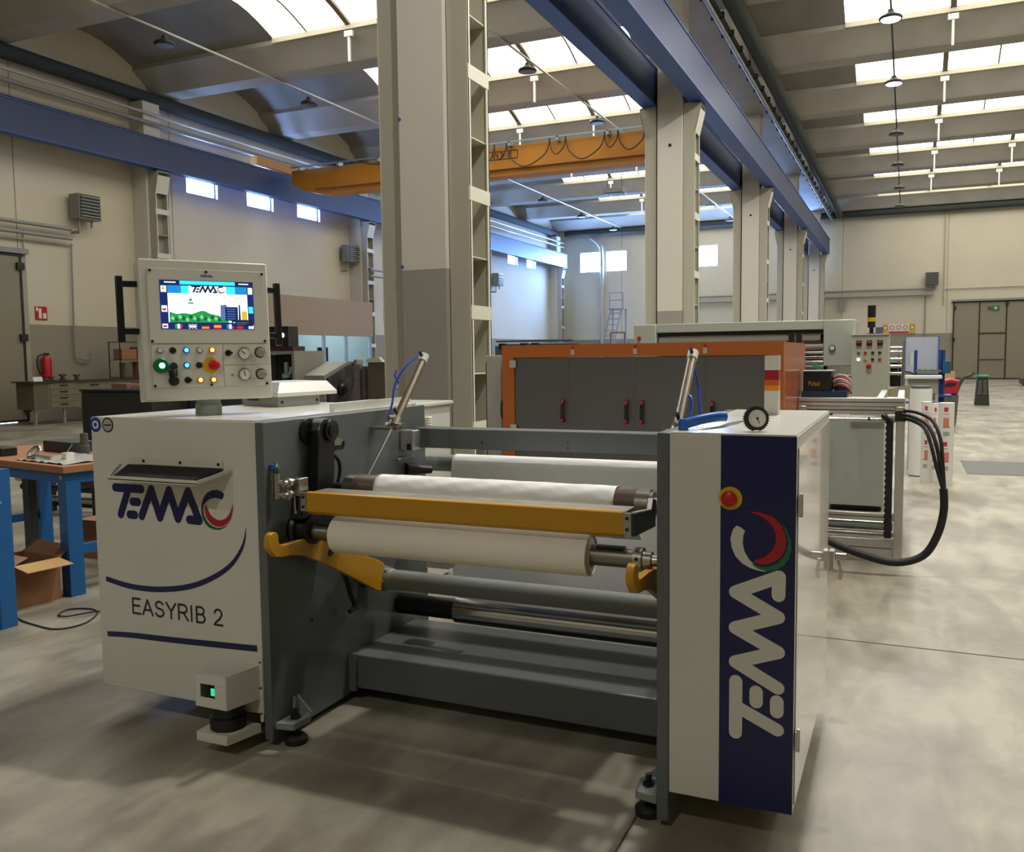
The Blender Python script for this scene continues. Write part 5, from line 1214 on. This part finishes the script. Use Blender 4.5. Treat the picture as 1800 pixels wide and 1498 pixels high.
part(prism(NB(), [(-6.38, .9), (-6.10, 1.38), (-6.08, 1.36), (-6.30, .9)], 'y', 9.2, 9.22), 'panel', ub2, uc); part(B(-6.4, -6.1, 9.3, 9.34, 1.30, 1.44), 'crossbar', ub2, uc); part(B(-6.4, -6.1, 9.5, 9.54, .0, 1.30), 'panel', mat('panel_dark', '#3b3733', .5), uc)
part(prism(NB(), [(-5.92, 1.492), (-5.90, 1.53), (-5.74, 1.55), (-5.68, 1.492)], 'y', 9.03, 9.09), 'pale_cap', creamtop, uc)
top(B(-3.16, -3.03, 3.86, 3.98, 1.3095, 1.345), 'document_folder', red, 'flat red folder on the left cabinet between the panel post and the fan cover', 'folder')
_n0 = set(bpy.data.objects)
# wall bench with drawers
wd = T('drawer_bench', 'long olive grey drawer bench against the left wall beside the cream door', 'bench', (-20.3, 18, 0))
oliv = mat('olive_cabinet', '#6d6852', .5)
part(B(-20.65, -19.95, 16.05, 20.4, 1.03, 1.06), 'worktop', mat('worktop_dark', '#2d2a22', .5), wd); part(B(-20.6, -20.0, 16.15, 16.55, .38, 1.029), 'side_cupboard', mat('olive_dark', '#57533f', .5), wd)
dr = part(B(-20.6, -20.0, 16.551, 17.4, .38, 1.029), 'drawer_unit', oliv, wd); part(B(-20.6, -20.0, 17.401, 20.3, .38, 1.029), 'cupboard', oliv, wd)
for i in range(4):
    o = part(B(-19.998, -19.985, 16.6, 17.35, .40+i*.155, .545+i*.155), 'drawer', oliv, wd); part(B(-19.984, -19.965, 16.86, 17.08, .475+i*.155, .50+i*.155), 'handle', black, o)
for y in (17.9, 19.2): part(B(-19.998, -19.98, y-.12, y+.12, .92, .95), 'handle', black, wd)
for y in (16.2, 17.0, 20.2): part(B(-20.1, -20.04, y, y+.05, 0, .379), 'leg', gpipe, wd)
g = [('paper_card', white, (-20.1, 16.25, 16.5, 1.0605, 1.17), 'white card standing on the near end of the drawer bench'), ('vice', mat('tool_dark', '#35322c', .5), (-20.15, 16.65, 16.9, 1.0605, 1.17), 'dark bench vice, nearest of the three tools on the drawer bench'),
     ('drill_stand', mat('tool_dark', '#35322c', .5), (-20.15, 17.0, 17.2, 1.0605, 1.22), 'dark drill stand in the middle of the drawer bench'), ('oil_can', mat('tool_dark', '#35322c', .5), (-20.15, 17.45, 17.57, 1.0605, 1.2), 'dark oil can on the drawer bench nearest the shelf')]
for nm, m_, (x, y0, y1, z0, z1), lb in g:
    if nm == 'paper_card': top(prism(NB(), [(x-.06, z0), (x, z0), (x-.03, z1)], 'y', y0, y1), nm, m_, lb, 'card'); continue
    t = T(nm, lb, 'tool', (x, (y0+y1)/2, z0)); ym = (y0+y1)/2
    part(lathe(NB(), (x, ym, z0), (0, 0, 1), [(0, (y1-y0)/2), (.03, (y1-y0)/2), (.04, .05), ((z1-z0)*.7, .05)], 14), 'body', m_, t); part(B(x-.05, x+.05, ym-.07, ym+.07, z0+(z1-z0)*.72, z1), 'head', m_, t)
sh2 = T('shelf_rack', 'small black wire rack holding brown boxes on the drawer bench', 'shelf', (-20.4, 19.5, 1.06))
for y in (18.95, 20.3):
    for x in (-20.6, -20.2): part(B(x-.01, x+.01, y-.01, y+.01, 1.0605, 2.05), 'upright', black, sh2)
for z in (1.08, 1.55, 2.03): part(B(-20.61, -20.19, 18.94, 20.31, z, z+.015), 'shelf', black, sh2)
for x, y0, y1, z0, z1, lb in ((-20.4, 19.05, 19.55, 1.5655, 1.85, 'brown box on the middle shelf of the wire rack, left one'), (-20.4, 19.6, 20.25, 1.5655, 1.9, 'larger brown box on the middle shelf of the wire rack'), (-20.4, 19.6, 20.25, 1.0955, 1.5, 'orange brown box on the lowest shelf of the wire rack')):
    top(B(-20.55, -20.24, y0, y1, z0, z1), 'storage_box', card, lb, 'box', 'brown boxes on the wire rack')
top(CY((-20.38, 19.3, 1.0955), (-20.38, 19.3, 1.48), .17, n=20), 'metal_canister', mat('canister_dark', '#5a5648', .5), 'dull metal canister on the lowest shelf of the wire rack', 'canister')
for o_ in set(bpy.data.objects)-_n0:
    if not o_.parent: o_.location = o_.location+Vector((.90, -1.35, 0))
dk = T('black_crate', 'large matt black crate with packaging on top, left behind the control panel', 'crate', (-13.9, 12.9, 0))
part(B(-14.8, -12.95, 12.5, 13.6, 0, .95), 'body', mat('crate_black', '#23231f', .6), dk, bevel=.02); part(B(-14.82, -12.93, 12.48, 13.62, .951, .99), 'rim', mat('rim_black', '#1d1d1a', .6), dk)
for i, (x0, x1, y0, y1, h, c_) in enumerate(((-14.3, -13.9, 12.8, 13.2, .10, '#7d5c4a'), (-13.85, -13.5, 12.9, 13.3, .07, '#8f7a68'), (-13.45, -13.1, 12.75, 13.15, .13, '#6c4a3c'))):
    top(B(x0, x1, y0, y1, .9905, .9905+h), 'packaging_box', mat('pack'+c_, c_, .7), ['flat brown package on the black crate, nearest the drawer bench', 'thin pale package in the middle of the black crate', 'dark brown package on the black crate beside the control panel'][i], 'box', 'packages on the black crate')
top(B(-12.9, -11.6, 13.4, 14.4, 0, 1.05), 'tool_trolley', mat('trolley_blue_black', '#27303f', .5), 'blue black trolley body between the black crate and the panel post', 'trolley')

# ================================================================ BLUE WORKBENCH AND FLOOR CLUTTER ON THE LEFT
ub_ = Vector((-.985, .175, 0)); wb_ = Vector((.175*1, .985, 0)); O = Vector((-4.985, 4.06, 0))
BMx = Matrix((ub_, wb_, Vector((0, 0, 1)))).transposed().to_4x4(); BMx.translation = O
def bench_part(bm, nm, m_, par, **k): bm.transform(BMx); return part(bm, nm, m_, par, **k)
wk = T('workbench', 'blue steel workbench with a brown wooden top left of the machine', 'workbench', tuple(O))
bench_part(B(-.03, 1.7, -.03, .78, .822, .868), 'worktop', wood, wk, bevel=.003); bench_part(B(.0, 1.67, .0, .75, .75, .8215), 'apron', blueb, wk)
for x, y in ((0, 0), (0, .65), (1.57, 0), (1.57, .65)): bench_part(B(x, x+.1, y, y+.1, 0, .7495), 'leg', blueb, wk)
bench_part(B(.02, .08, .1005, .6495, .27, .33), 'side_rail', blueb, wk); bench_part(B(1.59, 1.65, .1005, .6495, .27, .33), 'side_rail', blueb, wk)
bench_part(CY((.05, -.001, .79), (.05, -.004, .79), .016, n=20), 'hole_ring', chrome, wk)
bench_part(B(1.15, 1.24, .35, .41, 0, .7495), 'support_post', mat('post_dark_green', '#3b4038', .5), wk)
def on_bench(x, y, bm): bm.transform(BMx); return bm
sheet = mat('clear_film_sheet', '#b8b6ae', .25, var=.3, scale=12)
g = NB()
nx, ny = 14, 8; V = [[g.verts.new((.05+.62*i/nx, .02+.44*j/ny, .8695+.012*abs(math.sin(i*1.3+j*.7))*abs(math.cos(j*1.1)))) for j in range(ny+1)] for i in range(nx+1)]
for i in range(nx):
    for j in range(ny): g.faces.new((V[i][j], V[i+1][j], V[i+1][j+1], V[i][j+1]))
g.transform(BMx); top(g, 'plastic_sheet', sheet, 'crumpled clear plastic sheet spread on the workbench', 'plastic sheet')
g = NB(); P_ = [(.60+.05*math.cos(2*PI*i/16), .12+.03*math.sin(2*PI*i/16), .915+.035*math.sin(2*PI*i/16)) for i in range(17)]; tube(g, P_, .014, 10, 2); cyl(g, (.55, .1, .9), (.42, .14, .885), .012, n=10); g.transform(BMx)
top(g, 'ring_spanner', steel, 'steel ring tool lying on the workbench edge', 'tool')
g = B(.30, .36, .18, .24, .87, .92); g.transform(BMx); top(g, 'small_box', white, 'little white box on the plastic sheet', 'box')
g = NB(); cyl(g, (.33, .2, .9205), (.29, .22, .975), .003, n=6); g.transform(BMx); top(g, 'pencil', mat('pencil_ochre', '#b59a5a', .5), 'thin ochre stick leaning from the little white box', 'pencil')
g = NB(); lathe(g, (.62, .50, .869), (0, 0, 1), [(0, .035), (.06, .035), (.065, .028), (.15, .028)], 18); g.transform(BMx); top(g, 'spray_can', mat('can_dark', '#4a4c46', .5), 'dark cylindrical can standing at the back of the workbench', 'can')
g = B(.72, 1.1, .45, .62, .869, .95); g.transform(BMx); top(g, 'tool_case', mat('case_dark', '#22302f', .5), 'dark tool case on the workbench behind the steel ring tool', 'case', bevel=.006)
g = NB(); box(g, .12, .32, .50, .60, .869, .90); box(g, .16, .24, .50, .58, .9005, .93); g.transform(BMx); top(g, 'hand_drill', black, 'black power tool lying at the back right of the workbench', 'tool', bevel=.006)
g = B(.98, 1.15, .08, .2, .869, .93); g.transform(BMx); top(g, 'tape_dispenser', black, 'black block on the workbench at the picture edge', 'tool', bevel=.006)
# second bench edge
b2 = T('blue_trolley', 'blue trolley post with a tubular handle at the left edge of the picture', 'trolley', (-4.9, 3.42, 0))
part(B(-4.86, -4.755, 3.40, 3.50, 0, .93), 'post', blueb, b2); part(B(-5.6, -4.861, 3.42, 3.48, .45, .51), 'rail', blueb, b2); part(B(-5.7, -5.6, 3.40, 3.50, 0, .93), 'post', blueb, b2)
part(tube(NB(), [(-4.86, 3.36, .755), (-4.72, 3.34, .755), (-4.69, 3.37, .75), (-4.72, 3.4, .745), (-4.76, 3.41, .74)], .012, 10), 'tube_handle', mat('light_blue_tube', '#3f8cc4', .35), b2)
# open cardboard box
ob = T('cardboard_box', 'open brown cardboard box with pale inside flaps under the workbench', 'box', (-5.25, 3.95, 0))
c0 = Vector((-5.07, 3.72, 0)); ax1 = Vector((.13, .99, 0)).normalized()*.30; ax2 = Vector((-.99, .13, 0)).normalized()*.42; H = .27
def wallq(a, b, m_=card, nm='side'):
    g = NB(); d = (b-a).normalized(); nrm = Vector((-d.y, d.x, 0))*.004
    v = [g.verts.new(p+Vector((0, 0, z))) for p in (a-nrm, b-nrm, b+nrm, a+nrm) for z in (0.001, H)]
    for f in ((0, 2, 3, 1), (2, 4, 5, 3), (4, 6, 7, 5), (6, 0, 1, 7), (0, 6, 4, 2), (1, 3, 5, 7)): g.faces.new([v[i] for i in f])
    part(g, nm, m_, ob)
wallq(c0, c0+ax1); wallq(c0, c0+ax2); wallq(c0+ax1, c0+ax1+ax2); wallq(c0+ax2, c0+ax1+ax2)
def flap(a, b, off, m_=cardin):
    g = NB(); v = [g.verts.new(Vector(p)) for p in (a, b, b+off, a+off)]; g.faces.new(v); w = [g.verts.new(Vector(p)-Vector((0, 0, .004))) for p in (a, b, b+off, a+off)]; g.faces.new(w[::-1])
    for i in range(4): g.faces.new((v[i], w[i], w[(i+1) % 4], v[(i+1) % 4]))
    part(g, 'flap', m_, ob)
hz = Vector((0, 0, H+.004))
flap(c0+hz, c0+ax1+hz, Vector((.17, -.03, -.02))); flap(c0+hz, c0+ax2+hz, Vector((-.02, .12, .03)), mat('flap_outside', '#93705a', .8))
flap(c0+ax1+hz, c0+ax1+ax2+hz, Vector((.02, .10, .06)), card)
g = B(-5.98, -5.6, 4.95, 5.3, .0, .30); top(g, 'cardboard_box', card, 'closed brown cardboard box in the shade behind the open one', 'box')
g = B(-5.22, -5.0, 4.98, 5.25, .3305, .50); top(g, 'parts_carton', cardin, 'pale open parts carton beside the cabinet on the low shelf', 'box')
top(B(-5.5, -4.7, 4.93, 5.4, 0, .33), 'low_crate', mat('navy_crate', '#26314f', .5), 'dark blue low crate under the bench beside the left cabinet', 'crate')
top(B(-4.98, -4.76, 4.95, 5.02, .3305, .36), 'spirit_level', mat('level_yellow', '#c8951c', .5), 'short yellow bar lying on the dark blue crate', 'tool')
ft = T('office_chair', 'dark swivel chair base seen under the workbench', 'chair', (-6.5, 5.6, 0))
part(lathe(NB(), (-6.5, 5.6, .46), (0, 0, 1), [(0, .2), (.03, .26), (.07, .25), (.09, .15)], 24), 'seat', mat('seat_black', '#2a2624', .6), ft); part(CY((-6.5, 5.6, .1), (-6.5, 5.6, .459), .04, n=14), 'column', black, ft)
for i in range(5): part(CY((-6.5, 5.6, .12), (-6.5+.3*math.cos(i*2*PI/5), 5.6+.3*math.sin(i*2*PI/5), .04), .022, n=8), 'leg', black, ft)
for i, (z, y) in enumerate(((.36, 6.2), (.27, 6.25), (.15, 6.3))):
    top(CY((-8.3, y, z), (-6.0, y, z+.02), .035, n=12), 'steel_bar', (steel, black, steel)[i], ['topmost long steel bar stored behind the workbench', 'black bar stored between the two steel ones behind the workbench', 'lowest long steel bar stored behind the workbench'][i], 'bar')
bt = T('bar_trestle', 'low dark trestle carrying the long bars behind the workbench', 'trestle', (-7.2, 6.3, 0))
for x in (-8.1, -6.4): part(B(x, x+.05, 6.38, 6.44, 0, .42), 'post', black, bt)
part(B(-8.1, -6.35, 6.44, 6.5, .05, .10), 'cross_rail', black, bt)
for x in (-8.1, -6.4):
    for z, y in ((.36, 6.2), (.27, 6.25), (.15, 6.3)): part(B(x, x+.05, y-.04, 6.379, z-.055, z-.035+(.018 if x > -7 else .0)), 'arm', black, bt)
P_ = [(-5.087, 3.69, .006), (-4.86, 3.58, .006), (-4.657, 3.53, .006), (-4.453, 3.52, .006), (-4.40, 3.66, .006), (-4.50, 3.84, .006), (-4.62, 3.895, .006), (-4.74, 3.84, .006), (-4.70, 3.73, .006), (-4.60, 3.71, .012), (-4.53, 3.80, .018), (-4.45, 3.93, .012), (-4.3, 4.15, .006)]
top(tube(NB(), P_, .005, 8), 'cable', rubber, 'thin black cable looped on the floor beside the open cardboard box', 'cable')
